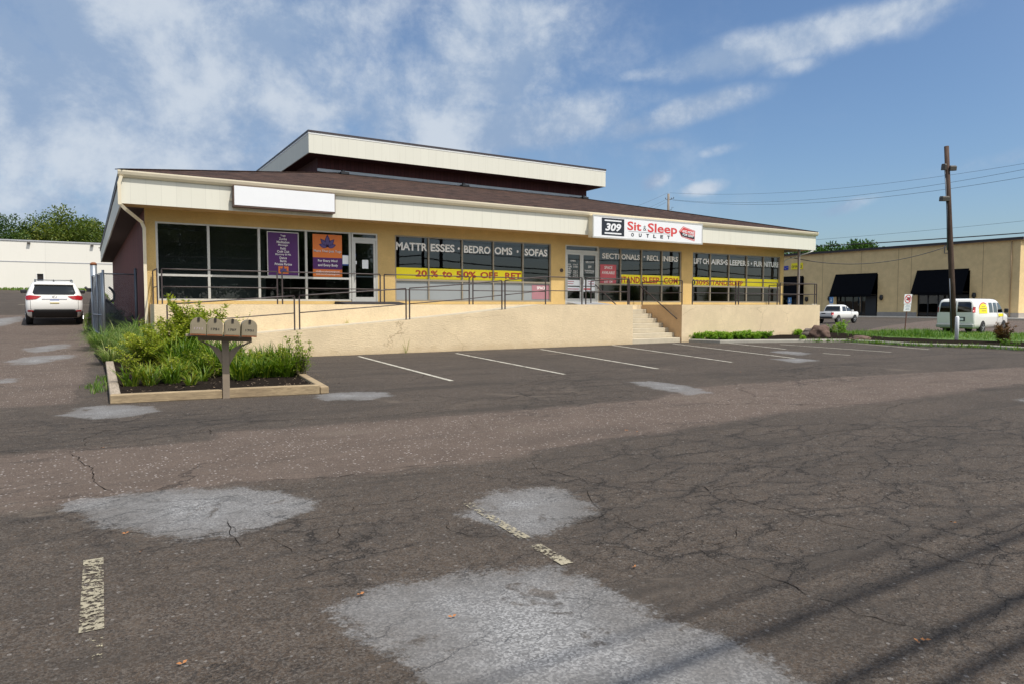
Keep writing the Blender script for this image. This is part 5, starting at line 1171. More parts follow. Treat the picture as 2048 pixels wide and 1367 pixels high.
# ------------------------------------------------------------------ utility poles and wires
bp=atZ(1908,671,-.04); Dp=float((bp-CAM)@fwd)
def on_depth(px,py,Dd): d=ray(px,py); return CAM+d*(Dd/(d@fwd))
tp_=on_depth(1893,293,Dp)
up=thing('utility_pole','tall leaning brown utility pole with two floodlights near the van','utility pole',tuple(bp))
B0,B1=Vector(bp),Vector(tp_); m=MB(); m.tube([B0+Vector((0,0,-.2)),B0.lerp(B1,.33),B0.lerp(B1,.66),B1],[.155,.14,.125,.115],14); m.build('pole',M['pole'],up)
m=MB()
rv=Vector(rgt); 
a=B0.lerp(B1,.66)+rv*-.15+Vector(fwd)*-.06; m.tube([B0.lerp(B1,.45)+rv*-.17,a,B0.lerp(B1,.9)+rv*-.14],.03,6); m.tube([B0.lerp(B1,.0)+rv*-.16-Vector(fwd)*.05,B0.lerp(B1,.3)+rv*-.15-Vector(fwd)*.05],.02,6); m.build('conduit',M['galv_dark'],up)
def flood(px,py,w,h,name='floodlight'):
    c=Vector(on_depth(px,py,Dp-.05)); m=MB(); Mx=Matrix((rv,Vector((rv.y*-1,rv.x,0)),Vector((0,0,1)))).transposed(); Mt=Mx@Matrix.Rotation(R(8),3,'X'); m.obox(c,(w,.34,h),Mt); m.obox(c+Vector((0,0,h*.55)),(w*.9,.3,.05),Mt); o=m.build('floodlight',M['lamp_metal'],up,bevel=.02)
flood(1903.5,337.5,.36,.24); flood(1888,335,.13,.3); flood(1889,398.5,.40,.24)
# far pole and the wires
FD=92.
ft,fb=on_depth(1337,388,FD),on_depth(1337,600,FD)
fp=thing('utility_pole','distant grey utility pole rising behind the roof','utility pole',(ft[0],ft[1],0.))
m=MB(); m.tube([(ft[0],ft[1],-.2),(ft[0],ft[1],ft[2])],[.2,.15],10); m.build('pole',M['pole_grey'],fp)
m=MB()
for dz,s in ((-.7,-.38),(-.7,.42),(-.62,.7)): 
    q=Vector((ft[0],ft[1],ft[2]+dz))+rv*s; m.tube([Vector((ft[0],ft[1],ft[2]+dz-.15)),q],.03,5); m.tube([q,q+Vector((0,0,.2))],.05,6)
q=Vector((ft[0],ft[1],ft[2]-2.1)); m.tube([q,q+rv*.45,q+rv*.45+Vector((0,0,.3)),q+rv*.7+Vector((0,0,.3))],.03,5); m.build('bracket',M['galv_dark'],fp)
def wire(label,a,b,sag,r,name='wire',group='overhead wires behind the shop roof'):
    a,b=Vector(a),Vector(b); pts=[]
    n=24
    for k in range(n+1):
        t=k/n; p=a.lerp(b,t); p.z-=sag*4*t*(1-t); pts.append(p)
    m=MB(); m.tube(pts,r,6); tag(m.build(name,M['cable']),label,'wire',group)
ND=44.
F_=lambda px,py:on_depth(px,py,FD-.3)
N_=lambda px,py:on_depth(px,py,ND)
wire('uppermost thin wire running right from the distant pole',F_(1340,386),N_(2400,262),1.5,.011)
wire('upper of two close wires running right from the distant pole insulators',F_(1342,399.5),N_(2400,263),1.9,.013)
wire('lower of two close wires running right from the distant pole insulators',F_(1345,400.5),N_(2400,285),1.9,.014)
wire('thin wire going left from the top of the distant pole down behind the roof',F_(1336,386),on_depth(1100,470,60),.3,.010)
wire('thin wire going left from the left insulator behind the roof',F_(1330,400.5),on_depth(1120,480,60),.3,.010)
wire('lowest thin wire going left from the distant pole behind the roof',F_(1332,405),on_depth(1130,486,60),.3,.010)
wire('thick black cable crossing above the ochre building',on_depth(1500,500,88),on_depth(2500,430,60),.25,.06)
wire('faint thin wire crossing the sky above the thick cable',on_depth(1500,489,88),on_depth(2500,390,60),.4,.014)
wire('slack black service cable hanging between the roof corner and the leaning pole',(XR+.4,YB-.1,ZFB-.35),on_depth(1893,494,Dp-.1),.62,.022)
# street poles and cables behind the camera: they throw the shadows on the lot and show in the glass
k_=math.cos(SUN_AZ)/math.tan(SUN_EL)
yw=-2.6; pxs_=[]
for gx_,lab in ((21.2,'round street pole by the road opposite the MATTRESSES window'),(25.0,'thick street pole by the road opposite the BEDROOMS window'),(51,'street pole by the road opposite the right window'),(-22,'street pole by the road far left of the camera')):
    o=thing('street_pole',lab,'utility pole',(gx_,yw-.1,0),0,'street poles along the road'); m=MB(); m.tube([(gx_,yw-.1,-.1),(gx_,yw-.1,11.4)],[.17,.12],12); m.build('pole',M['pole'],o)
for yg,dd,r,lab in ((2.10,0,.037,'thick street cable, second highest'),(1.64,0,.038,'thick street cable in the middle'),(1.405,0,.037,'lowest thick street cable'),(2.42,0,.016,'highest thin street wire'),(2.2,-.0,.009,'thinnest of the street cables overhead')):
    hz=(yg-yw)/k_
    wire(lab,(-22,yw,hz),(51,yw,hz+.02),0,r,'street_cable','street cables between the street poles')

for zc,sg_,r_,lab in ((5.6,.5,.06,'lowest cable along the far side of the street'),(6.5,.9,.075,'sagging thick cable along the far side of the street'),(7.3,.4,.05,'third cable up along the far side of the street'),(8.6,.5,.02,'highest cable along the far side of the street')):
    for xa_,xb_ in ((-10,30),(30,70),(70,110)): wire(lab,(xa_,-17.2,zc),(xb_,-17.2,zc+.3),sg_,r_,'street_cable','cables along the far side of the street')
for gx_ in (-10,30,70,110):
    o=thing('street_pole','pole on the far side of the street','utility pole',(gx_,-17.3,0),0,'poles on the far side of the street'); m=MB(); m.tube([(gx_,-17.3,-.1),(gx_,-17.3,10)],[.17,.12],12); m.build('pole',M['pole'],o)

# ------------------------------------------------------------------ ochre building on the right
c0=atZ(2036,638,-.12); YX=float(c0[0]); YYC=float(c0[1])
yb=thing('ochre_building','long ochre stucco commercial building with black awnings across the right car park','building',(YX,YYC,-.12))
ty=lambda px,py: atX(px,py,YX)
ztop=float(ty(2030,481)[2]); LEN=95.
def fz(px,py): p=ty(px,py); return float(p[1]),float(p[2])
m=MB()
# front wall with openings as separate stretches
ops=[(fz(1754.8,600)[0],fz(1672,600)[0]),(fz(1938.6,600)[0],fz(1834,600)[0]),(fz(1607,600)[0],fz(1500,600)[0])]
ops=sorted([(min(a),max(a)) for a in ops]); zo_=float(ty(1834,545)[2])
cur=YYC
for a,b in ops: m.box(YX,cur,-.3,YX+.4,a,ztop); m.box(YX,a,zo_,YX+.4,b,ztop); cur=b
m.box(YX,cur,-.3,YX+.4,YYC+LEN,ztop); m.box(YX+.4,YYC,-.3,YX+40,YYC+.4,ztop); m.box(YX+.4,YYC+LEN-.4,-.3,YX+40,YYC+LEN,ztop); m.build('wall',M['yb_wall'],yb)
m=MB(); m.box(YX-.35,YYC-.35,ztop,YX+40,YYC+LEN,ztop+.05); m.build('roof',M['yb_soffit'],yb)
m=MB(); m.box(YX-.38,YYC-.38,ztop+.05,YX+40,YYC+LEN,ztop+.38); m.build('roof_trim',M['yb_trim'],yb)
m=MB()
cur=YYC
for a,b in ops: m.box(YX-.06,cur,-.2,YX-.003,a,.62); cur=b
m.box(YX-.06,cur,-.2,YX-.003,YYC+LEN,.62); m.box(YX-.06,YYC-.06,-.2,YX+40,YYC-.003,.62); m.build('stone_base',M['stone'],yb)
m=MB(); m.quad((YX+.32,YYC+.5,-.2),(YX+.32,YYC+LEN-.5,-.2),(YX+.32,YYC+LEN-.5,zo_+.2),(YX+.32,YYC+.5,zo_+.2)); m.build('shop_glass',M['glass_dark'],yb,fix=False)
m=MB(); m.box(YX+3,YYC+.5,-.2,YX+3.1,YYC+LEN-.5,zo_+.2); m.build('interior_wall',M['interior_dark'],yb)
for i,(a,b) in enumerate(ops):
    m=MB(); n=5
    for k in range(n+1):
        y=a+(b-a)*k/n; m.box(YX+.22,y-.06,.0,YX+.34,y+.06,zo_)
    m.box(YX+.22,a,.3,YX+.34,b,.42); m.box(YX+.22,a,3.0,YX+.34,b,3.12); m.build('window_frame',M['black'],yb)
    m=MB(); d0=a+(.3 if i==1 else .2); m.box(YX+.18,d0,-.1,YX+.24,d0+1.7,3.05); dd=m.build('door',M['black'],yb)
for (pa,pb,ya_,yb_) in (((1671.4,549.5),(1755.2,546),(1662,594),(1747,591.5)),((1834.3,542),(1938.6,536.7),(1825,590),(1928.6,588)),((1480,556),(1607,553.5),(1470,598),(1600,597.5))):
    y0,z1=fz(*pa); y1,z2=fz(*pb); z1=(z1+z2)/2; ax_=YX-1.55
    q0=atX(*ya_,ax_); z0=float(q0[2])
    m=MB(); P=[(YX-.003,y0,z1),(YX-.003,y1,z1),(ax_,y1,z0+.35),(ax_,y0,z0+.35),(ax_,y1,z0),(ax_,y0,z0)]
    m.add(P,[(0,1,2,3),(3,2,4,5)]); m.add([(p[0]+.02,p[1],p[2]-.03) for p in P],[(0,1,2,3),(3,2,4,5)]); 
    m.add([P[0],P[3],P[5]],[(0,1,2)]); m.build('awning',M['awning'],yb,fix=False)
    m=MB(); 
    for y in (y0,y1): m.bar((YX,y,z0+.3),(ax_,y,z0+.3),.05,.05)
    m.build('awning_rail',M['black'],yb)
for px,py in ((1764,595.6),(1821.5,595),(1949.4,591.5),(1614.5,599),(1660,597.6)):
    y,z=fz(px,py); m=MB(); m.tube([(YX-.2,y,z-.38),(YX-.22,y,z-.1),(YX-.2,y,z+.38)],[.12,.28,.2],10); m.box(YX-.2,y-.08,z-.12,YX-.003,y+.08,z+.12); m.build('wall_lamp',M['black'],yb)
y,z=fz(1896,494); m=MB(); m.tube([(YX-.02,y,z+.6),(YX-.5,y+.2,z),(YX-.5,y+.2,z-.9),(YX-.3,y-.2,z-.9)],.06,6); m.build('wall_bracket',M['galv_dark'],yb)
LT=lambda px,py:ty(px,py)
def ltext(mat,s,px0,px1,py0,py1,name,off=.02,dx=.08,label=None):
    a=ty(px0,py1); b=ty(px1,py0); m=MB(); text(m,s,(YX-dx,a[1],a[2]),(0,-1,0),(0,0,1),a[1]-b[1],b[2]-a[2],offset=off); return m.build(name,M[mat],yb,fix=False)
a=ty(1583.5,536); b=ty(1606,529.5)
m=MB(); m.box(YX-.12,b[1],a[2]-.3,YX-.003,a[1],b[2]+.3); m.build('sign_panel',M['yellow'],yb); ltext('brown_frame','OF PHILLE',1584.5,1605,530.5,537,'sign_lettering',.02,.13)
m=MB(); a=ty(1556,541.5); b=ty(1578.5,532); text(m,'KS',(YX-.12,a[1],a[2]),(0,-1,0),(0,0,1),a[1]-b[1],b[2]-a[2],offset=.06); m.build('blue_letters',M['sign_blue'],yb,fix=False)
for px in (1645,1722,1796,1822,1965):
    y=fz(px,560)[0]; m=MB(); m.box(YX-.012,y-.03,.63,YX-.002,y+.03,ztop-.02); m.build('wall_joint',M['yb_soffit'],yb)
y=fz(2022,560)[0]; m=MB(); m.tube([(YX-.12,y,ztop-.1),(YX-.12,y,.1)],.07,8); m.build('downpipe',M['yb_soffit'],yb)
# its pavement and kerb
m=MB(); m.box(YX-3.2,YYC-3.2,-.3,YX-.06,YYC+LEN,.0); m.box(YX-.06,YYC-3.2,-.3,YX+40,YYC-.06,.0); o=m.build('pavement',simple('pale_concrete',(.55,.52,.45),.9,.1,1.)); o['kind']='structure'
for px,py0,lab in ((1579.8,598,'blue accessible parking sign left, behind the terrace railing'),(1663.2,597,'blue accessible parking sign above the white pickup truck')):
    xs_=YX-3.4; q=atX(px,py0,xs_); o=thing('parking_sign',lab,'sign',(xs_,q[1],-.1),0,'blue accessible parking signs'); m=MB(); m.tube([(xs_,q[1],-.12),(xs_,q[1],q[2]+.2)],.05,6); m.build('post',M['galv'],o)
    m=MB(); m.box(xs_-.08,q[1]-.32,q[2]-.75,xs_-.05,q[1]+.32,q[2]+.2); pl=m.build('sign_panel',M['ss_blue'],o)
    m=MB(); xx_=xs_-.085; m.add([(xx_,q[1]+.14*math.cos(k*.5236)+.02,q[2]-.38+.15*math.sin(k*.5236)) for k in range(12)],[tuple(range(12))]); m.box(xx_-.001,q[1]-.04,q[2]-.3,xx_,q[1]+.06,q[2]); m.build('symbol',M['white'],o,fix=False)
    m=MB(); m.box(xs_-.08,q[1]-.3,q[2]-1.2,xs_-.05,q[1]+.3,q[2]-.8); m.build('lower_panel',M['white'],o)

# ------------------------------------------------------------------ white building up the hill, back left
WY=75.; z0=float(atY(100,578,WY)[2]); z1=float(atY(100,484.5,WY)[2])
wb=thing('white_building','long low white rendered warehouse up the driveway behind the car','building',(-10,WY,z0))
xa,xb_=-55.,26.; dx0,dx1=float(atY(74.5,560,WY)[0]),float(atY(87,560,WY)[0]); dz0,dz1=z0-.1,float(atY(80,548,WY)[2])
m=MB(); m.box(xa,WY,z0-1,dx0,WY+30,z1); m.box(dx1,WY,z0-1,xb_,WY+30,z1); m.box(dx0,WY,dz1,dx1,WY+30,z1); m.build('wall',M['wb_wall'],wb)
m=MB(); m.box(xa,WY-.06,z1,xb_,WY+30,z1+.10); m.build('coping',M['wb_trim'],wb)
m=MB(); m.box(dx0,WY+.12,z0-1,dx1,WY+.18,dz1); m.build('door',M['door_black'],wb); m=MB(); m.box(dx0-.07,WY-.04,z0,dx0-.003,WY-.003,dz1+.07); m.box(dx1+.003,WY-.04,z0,dx1+.07,WY-.003,dz1+.07); m.build('door_frame',M['white_trim'],wb)
for px,py in ((57,486),(184,491)):
    p=atY(px,py,WY-.3); m=MB(); m.box(p[0]-.12,WY-.25,p[2]-.05,p[0]+.12,WY-.003,p[2]+.06); m.build('wall_lamp',M['lamp_metal'],wb)
m=MB(); zc_=float(atY(100,525,WY)[2]); m.box(xa,WY-.025,zc_-.03,xb_,WY-.003,zc_+.03); m.build('wall_conduit',M['wb_trim'],wb)

# ------------------------------------------------------------------ trees
tA=[tree_mesh(71,13,13,3,110,19000,.36),tree_mesh(72,12,11,3,90,15000,.36)]
def mk(ms,mats): 
    r=[]
    for me,mt in zip(ms,mats): o=me.build('tmp',mt,None,attr='tint',fix=False); r.append(o.data); bpy.data.objects.remove(o)
    return r
TA=mk(tA[0],(M['tree'],M['bark'])); TB=mk(tA[1],(M['tree2'],M['bark'])); TC=mk(tree_mesh(73,11,10,3,70,9000,.48),(M['treeb'],M['bark']))
def tree_at(label,px,pytop,Dd,ms,hm,g,rot=0,wk=1.):
    p=on_depth(px,pytop,Dd); z0=H(p[0],min(p[1],300)); s=(p[2]-z0)/hm
    o=thing('tree',label,'tree',(p[0],p[1],z0),rot,g); o.scale=(s*wk,s*wk,s)
    for me,n in zip(ms,('crown','trunk')): c=bpy.data.objects.new(n,me); COL.objects.link(c); c.parent=o
g='trees behind the white building'
tree_at('biggest leafy tree above the white building',122,422,118,TA,12.6,g,1,1.0)
tree_at('dark tree at the left edge above the white building',2,430,112,TB,11.6,g,0,.9)
tree_at('low tree at the right end above the white building',183,452,118,TA,12.6,g,3,1.)
tree_at('round dark tree against the right side of the biggest tree',160,443,124,TB,11.6,g,5,1.3)
tree_at('low dark tree past the left side of the shop roof',225,468,126,TB,11.6,g,2.6,1.3)
g='trees behind the ochre building'
for px,py,D_,w,lab in ((1697,486,190,.8,'green tree top left of the pair showing over the ochre building'),(1724,486,192,.8,'green tree top right of the pair showing over the ochre building'),(1628,497,180,.8,'green tree top just right of the shop fascia'),(1590,500,178,1.,'green tree seen under the right end of the shop eaves'),(1672,499,195,.8,'low faint tree top over the ochre roof left of the pair')): tree_at(lab,px,py,D_,TC,10.6,g,px,w)
g='trees across the street behind the camera'
for i,(x,y,s) in enumerate(((-6,-31,.9),(3,-30,1.0),(10,-32,1.08),(17,-30,1.02),(24,-33,1.0),(31,-36,.62),(40,-36,.40),(48,-37,.36),(57,-36,.42),(66,-37,.38),(76,-38,.44),(88,-40,.42),(100,-40,.45))):
    o=thing('tree','tree in the row across the street','tree',(x,y,0),i*1.7,g); o.scale=(s,s,s)
    for me,n in zip((TA,TB)[i%2],('crown','trunk')): c=bpy.data.objects.new(n,me); COL.objects.link(c); c.parent=o
# ------------------------------------------------------------------ vehicles
class Car:
    def __init__(s,levels,k=5): s.lv=levels; s.k=k
    def ip(s,z):
        L=s.lv
        if z<=L[0][0]: return L[0]
        for a,b in zip(L[:-1],L[1:]):
            if a[0]<=z<=b[0]: t=(z-a[0])/(b[0]-a[0]); return tuple(p+(q-p)*t for p,q in zip(a,b))
        return L[-1]
    def shell(s):
        mb=MB(); rings=[]
        for z,yr,yf,hw,rr,rf in s.lv:
            ring=[]
            def arc(cx,cy,r,a0):
                for i in range(s.k+1):
                    a=a0+math.pi/2*i/s.k; ring.append((cx+r*math.cos(a),cy+r*math.sin(a),z))
            arc(hw-rr,yr+rr,rr,-math.pi/2); arc(hw-rf,yf-rf,rf,0); arc(-hw+rf,yf-rf,rf,math.pi/2); arc(-hw+rr,yr+rr,rr,math.pi); rings.append(ring)
        n=len(rings[0]); vs=[p for r in rings for p in r]; fs=[]
        for i in range(len(rings)-1):
            for j in range(n): fs.append((i*n+j,i*n+(j+1)%n,(i+1)*n+(j+1)%n,(i+1)*n+j))
        fs+= [tuple(range(n))[::-1],tuple(range((len(rings)-1)*n,len(rings)*n))]
        mb.add(vs,fs,True); return mb
    def panel(s,poly,where,e=.008):
        """poly in (u,z): u=y on the side (+1/-1), u=x on the rear/front"""
        bm=bmesh.new(); bm.faces.new([bm.verts.new((p[0],0,p[1])) for p in poly])
        for l in s.lv: bmesh.ops.bisect_plane(bm,geom=bm.verts[:]+bm.edges[:]+bm.faces[:],plane_co=(0,0,l[0]),plane_no=(0,0,1))
        lo=min(p[0] for p in poly); hi=max(p[0] for p in poly)
        for i in range(1,9): bmesh.ops.bisect_plane(bm,geom=bm.verts[:]+bm.edges[:]+bm.faces[:],plane_co=(lo+(hi-lo)*i/9,0,0),plane_no=(1,0,0))
        bm.verts.index_update(); vs=[]
        for v in bm.verts:
            u,z=v.co.x,v.co.z; _,yr,yf,hw,rr,rf=s.ip(z)
            if where in (1,-1):
                x=hw
                if u<yr+rr: d=min(yr+rr-u,rr); x=hw-rr+math.sqrt(max(rr*rr-d*d,0))
                if u>yf-rf: d=min(u-yf+rf,rf); x=hw-rf+math.sqrt(max(rf*rf-d*d,0))
                vs.append((where*(x+e),u,z))
            else:
                r=rr if where=='rear' else rf; y=0; d=max(0,min(abs(u)-(hw-r),r)); off=r-math.sqrt(max(r*r-d*d,0))
                vs.append((u,yr-e+off if where=='rear' else yf+e-off,z))
        fs=[tuple(v.index for v in f.verts) for f in bm.faces]; bm.free(); mb=MB(); mb.add(vs,fs,True); return mb
def wheel(parent,x,y,r,w,side,rimc='rim',rr=.62):
    m=MB(); c=(x,y,r); n=20
    prof=[(-w/2,r*.7),(-w/2,r*.93),(-w/2+.03,r),(w/2-.03,r),(w/2,r*.93),(w/2,r*.66)]
    vs=[]; 
    for a,q in prof:
        for k in range(n): t=6.2832*k/n; vs.append((x+a,y+q*math.cos(t),r+q*math.sin(t)))
    fs=[(i*n+k,i*n+(k+1)%n,(i+1)*n+(k+1)%n,(i+1)*n+k) for i in range(len(prof)-1) for k in range(n)]+[tuple(range(n)),tuple(range((len(prof)-1)*n,len(prof)*n))[::-1]]
    m.add(vs,fs,True); o=m.build('wheel',M['tyre'],parent,local=True)
    m=MB(); xo=x+side*(w/2-.03); R_=r*rr
    m.add([(xo+side*.012,y+R_*math.cos(6.2832*k/n),r+R_*math.sin(6.2832*k/n)) for k in range(n)]+[(xo+side*.012,y+R_*.84*math.cos(6.2832*k/n),r+R_*.84*math.sin(6.2832*k/n)) for k in range(n)],[(k,(k+1)%n,n+(k+1)%n,n+k) for k in range(n)])
    for k in range(5):
        t=6.2832*k/5+.3; d=Vector((0,math.cos(t),math.sin(t))); p=Vector((xo+side*.02,y,r)); m.bar(p,p+d*R_*.9,.03,R_*.26,(1,0,0))
    m.tube([(xo,y,r),(xo+side*.035,y,r)],R_*.26,10); m.build('rim',M[rimc],o)
def arch(car,y,r,side,gap=.055,mat='plastic',zb=.3):
    n=14; pts=[(y+(r+gap)*math.cos(math.pi*k/n),r+(r+gap)*math.sin(math.pi*k/n)) for k in range(n+1)]+[(y-(r+gap),zb),(y+(r+gap),zb)]
    return car.panel(pts,side,.006)
# --- white crossover, seen from behind
sd=24.6; q=None
best=None
for k in range(2600,3000):
    D_=k/100; p=on_depth(111,652,D_)
    if best is None or abs(p[2]-H(p[0],p[1]))<best[0]: best=(abs(p[2]-H(p[0],p[1])),p)
sp_=best[1]; slope=math.atan(.055)
suv=thing('parked_suv','white crossover car parked on the driveway, seen from behind','car',(sp_[0],sp_[1],H(sp_[0],sp_[1])),R(3)); suv.rotation_mode='XYZ'; suv.rotation_euler=(slope,0,R(2.5))
C1=Car([(.30,.28,4.6,.84,.2,.3),(.42,.08,4.78,.92,.2,.35),(.62,.0,4.84,.955,.22,.38),(.84,.0,4.84,.962,.24,.40),(1.02,.03,4.78,.958,.26,.42),(1.15,.08,4.55,.945,.26,.4),(1.22,.11,3.75,.925,.24,.3),(1.44,.25,3.2,.845,.22,.25),(1.60,.37,2.75,.775,.2,.22),(1.67,.42,2.5,.72,.2,.2),(1.71,.60,2.3,.64,.2,.2),(1.735,.9,2.0,.5,.2,.2)])
C1.shell().build('body',M['car_white'],suv,local=True)
C1.panel([(-.66,1.235),(.66,1.235),(.72,1.31),(.64,1.60),(-.64,1.60),(-.72,1.31)],'rear',.010).build('rear_window',M['glass_car'],suv,local=True,fix=False)
C1.panel([(-.74,1.19),(.74,1.19),(.74,1.228),(-.74,1.228)],'rear',.006).build('tailgate_ledge',M['car_white'],suv,local=True,fix=False)
for s in (-1,1):
    C1.panel([(s*.44,1.17),(s*.60,1.06),(s*.93,1.02),(s*.945,1.18),(s*.80,1.215)],'rear',.014).build('tail_light',M['tail'],suv,local=True,fix=False)
    C1.panel([(.03,1.04),(.34,1.08),(.30,1.18),(.08,1.19)],s,.012).build('tail_light',M['tail'],suv,local=True,fix=False)
    C1.panel([(.95,1.24),(3.25,1.24),(2.6,1.57),(1.9,1.62),(1.05,1.57)],s,.010).build('side_window',M['glass_car'],suv,local=True,fix=False)
    for y in (.98,3.78): arch(C1,y,.37,s).build('wheel_arch',M['plastic'],suv,local=True,fix=False)
    C1.panel([(.5,.30),(4.3,.30),(4.3,.46),(.5,.46)],s,.012).build('sill',M['plastic'],suv,local=True,fix=False)
    for y in (.98,3.78): wheel(suv,s*.855,y,.37,.24,s)
    m=MB(); m.obox((s*1.06,3.1,1.25),(.22,.1,.15),Matrix.Identity(3)); m.build('side_mirror',M['plastic'],suv,local=True,bevel=.03)
    m=MB(); m.tube([(s*.62,.75,1.69),(s*.64,.85,1.785),(s*.64,2.3,1.785),(s*.62,2.45,1.69)],.02,6); m.build('roof_rail',M['galv_dark'],suv,local=True)
    C1.panel([(s*.70,.56),(s*.90,.56),(s*.90,.63),(s*.72,.63)],'rear',.022).build('reflector',M['tail'],suv,local=True,fix=False)
C1.panel([(-.93,.31),(.93,.31),(.95,.50),(.66,.645),(-.66,.645),(-.95,.50)],'rear',.014).build('lower_bumper',M['plastic'],suv,local=True,fix=False)
C1.panel([(-.42,1.065),(.42,1.065),(.42,1.10),(-.42,1.10)],'rear',.03).build('chrome_strip',M['chrome'],suv,local=True,fix=False)
pl=C1.panel([(-.155,.90),(.155,.90),(.155,1.045),(-.155,1.045)],'rear',.016).build('number_plate',M['paper'],suv,local=True,fix=False)
C1.panel([(-.155,.90),(.155,.90),(.155,.932),(-.155,.932)],'rear',.020).build('plate_band',M['plate_y'],pl,local=True,fix=False); C1.panel([(-.155,1.013),(.155,1.013),(.155,1.045),(-.155,1.045)],'rear',.020).build('plate_band',M['plate_b'],pl,local=True,fix=False)
m=MB(); mm=[(.075*math.cos(6.2832*k/16),.045*math.sin(6.2832*k/16)) for k in range(16)]; yy_=C1.ip(1.15)[1]-.016
m.tube([(a,yy_,1.15+b) for a,b in mm+[mm[0]]],.007,4); m.tube([(.035*math.cos(6.2832*k/12),yy_,1.15+.045*math.sin(6.2832*k/12)) for k in range(13)],.006,4); m.build('emblem',M['chrome'],suv,local=True)
sm=M['box_dark']
for a in ([(-.80,.66),(-.79,.66),(-.79,1.02),(-.80,1.02)],[(.79,.66),(.80,.66),(.80,1.02),(.79,1.02)],[(-.80,.66),(.80,.66),(.80,.672),(-.80,.672)]): C1.panel(a,'rear',.006).build('tailgate_seam',sm,suv,local=True,fix=False)
for s in (-1,1):
    for y in (1.45,2.55,3.55): C1.panel([(y,.5),(y+.012,.5),(y+.012,1.2),(y,1.2)],s,.006).build('door_seam',sm,suv,local=True,fix=False)
    for y in (1.75,2.75): C1.panel([(y,1.05),(y+.2,1.05),(y+.2,1.09),(y,1.09)],s,.02).build('door_handle',M['chrome'],suv,local=True,fix=False)
m=MB(); m.tube([(.0,1.0,1.73),(.0,1.15,1.81)],[.03,.01],6); m.build('antenna',M['plastic'],suv,local=True)
m=MB(); m.box(-.66,.31,1.622,.66,.50,1.655); m.build('spoiler',M['car_white'],suv,local=True,bevel=.015)
m=MB(); m.tube([(-.62,.38,1.757),(.62,.38,1.757)],.001,4) if 0 else m.tube([(-.64,1.15,1.787),(.64,1.15,1.787)],.018,6); m.build('cross_bar',M['galv_dark'],suv,local=True)
# --- white passenger van
pv=atZ(1961.,668.6,-.12); vh=R(-84)
van=thing('passenger_van','white passenger van with yellow side sign parked beyond the utility pole','van',(0,0,0),vh)
C2=Car([(.34,.25,5.3,.90,.1,.25),(.46,.04,5.55,.98,.12,.3),(.60,.0,5.62,1.0,.12,.3),(.98,.0,5.62,1.005,.12,.3),(1.10,.01,5.50,1.005,.12,.28),(1.20,.015,5.05,1.0,.12,.25),(1.28,.02,4.78,.99,.12,.2),(1.60,.06,4.45,.965,.13,.2),(1.88,.12,4.1,.91,.14,.2),(2.0,.18,3.9,.86,.15,.2),(2.07,.30,3.75,.74,.15,.2),(2.09,.5,3.6,.6,.15,.2)])
C2.shell().build('body',M['car_white'],van,local=True)
for s in (-1,1):
    C2.panel([(s*.10,1.30),(s*.84,1.30),(s*.80,1.84),(s*.70,1.90),(s*.10,1.90)],'rear',.010).build('rear_window',M['glass_car'],van,local=True,fix=False)
    C2.panel([(s*.89,1.28),(s*1.0,1.28),(s*.985,1.60),(s*.89,1.60)],'rear',.014).build('tail_light',M['tail'],van,local=True,fix=False)
    for a,b in ((2.30,2.86),(3.0,3.55)): C2.panel([(a+.03,1.27),(b+.05,1.27),(b-.02,1.86),(a,1.86)],s,.010).build('side_window',M['glass_car'],van,local=True,fix=False)
    C2.panel([(3.72,1.26),(4.62,1.26),(4.36,1.52),(3.98,1.86),(3.72,1.86)],s,.010).build('side_window',M['glass_car'],van,local=True,fix=False)
    C2.panel([(3.66,.62),(4.75,.62),(4.75,.635),(3.66,.635)],s,.008).build('door_seam',M['plastic'],van,local=True,fix=False); C2.panel([(3.64,.62),(3.66,.62),(3.64,1.9),(3.62,1.9)],s,.008).build('door_seam',M['plastic'],van,local=True,fix=False)
    for y in (1.32,4.75): arch(C2,y,.37,s,.06,zb=.33).build('wheel_arch',M['plastic'],van,local=True,fix=False); wheel(van,s*.90,y,.37,.24,s,rr=.66)
    m=MB(); m.obox((s*1.16,4.62,1.38),(.22,.12,.26),Matrix.Identity(3)); m.build('side_mirror',M['plastic'],van,local=True,bevel=.03)
    C2.panel([(3.82,.98),(3.98,.98),(3.98,1.02),(3.82,1.02)],s,.02).build('door_handle',M['plastic'],van,local=True,fix=False)
m=MB(); m.box(-.98,-.12,.40,.98,.06,.60); m.build('rear_bumper',M['bumper'],van,local=True,bevel=.03)
C2.panel([(-.008,.62),(.008,.62),(.008,1.95),(-.008,1.95)],'rear',.008).build('door_seam',M['plastic'],van,local=True,fix=False)
C2.panel([(.05,.78),(.52,.78),(.52,1.02),(.05,1.02)],'rear',.012).build('plate_holder',M['plastic'],van,local=True,fix=False)
C2.panel([(.14,.83),(.44,.83),(.44,.97),(.14,.97)],'rear',.016).build('number_plate',M['paper'],van,local=True,fix=False)
sgn=C2.panel([(.72,1.22),(1.98,1.22),(1.98,1.58),(1.86,1.72),(1.55,1.80),(1.15,1.78),(.85,1.66),(.72,1.52)],1,.012).build('side_sign',M['yellow'],van,local=True,fix=False)
m=C2.panel([(.70,1.58),(.9,1.75),(1.25,1.86),(1.6,1.88),(1.95,1.80),(1.98,1.75),(1.6,1.82),(1.25,1.80),(.95,1.70),(.72,1.52)],1,.016); m.build('sign_arc',M['pink_red'],sgn,local=True,fix=False)
for a,b,z in ((1.05,1.7,1.60),(.85,1.85,1.48),(1.05,1.75,1.35)): C2.panel([(a,z),(b,z),(b,z+.045),(a,z+.045)],1,.018).build('sign_line',simple('print_olive',(.34,.25,.05),.5),sgn,local=True,fix=False)
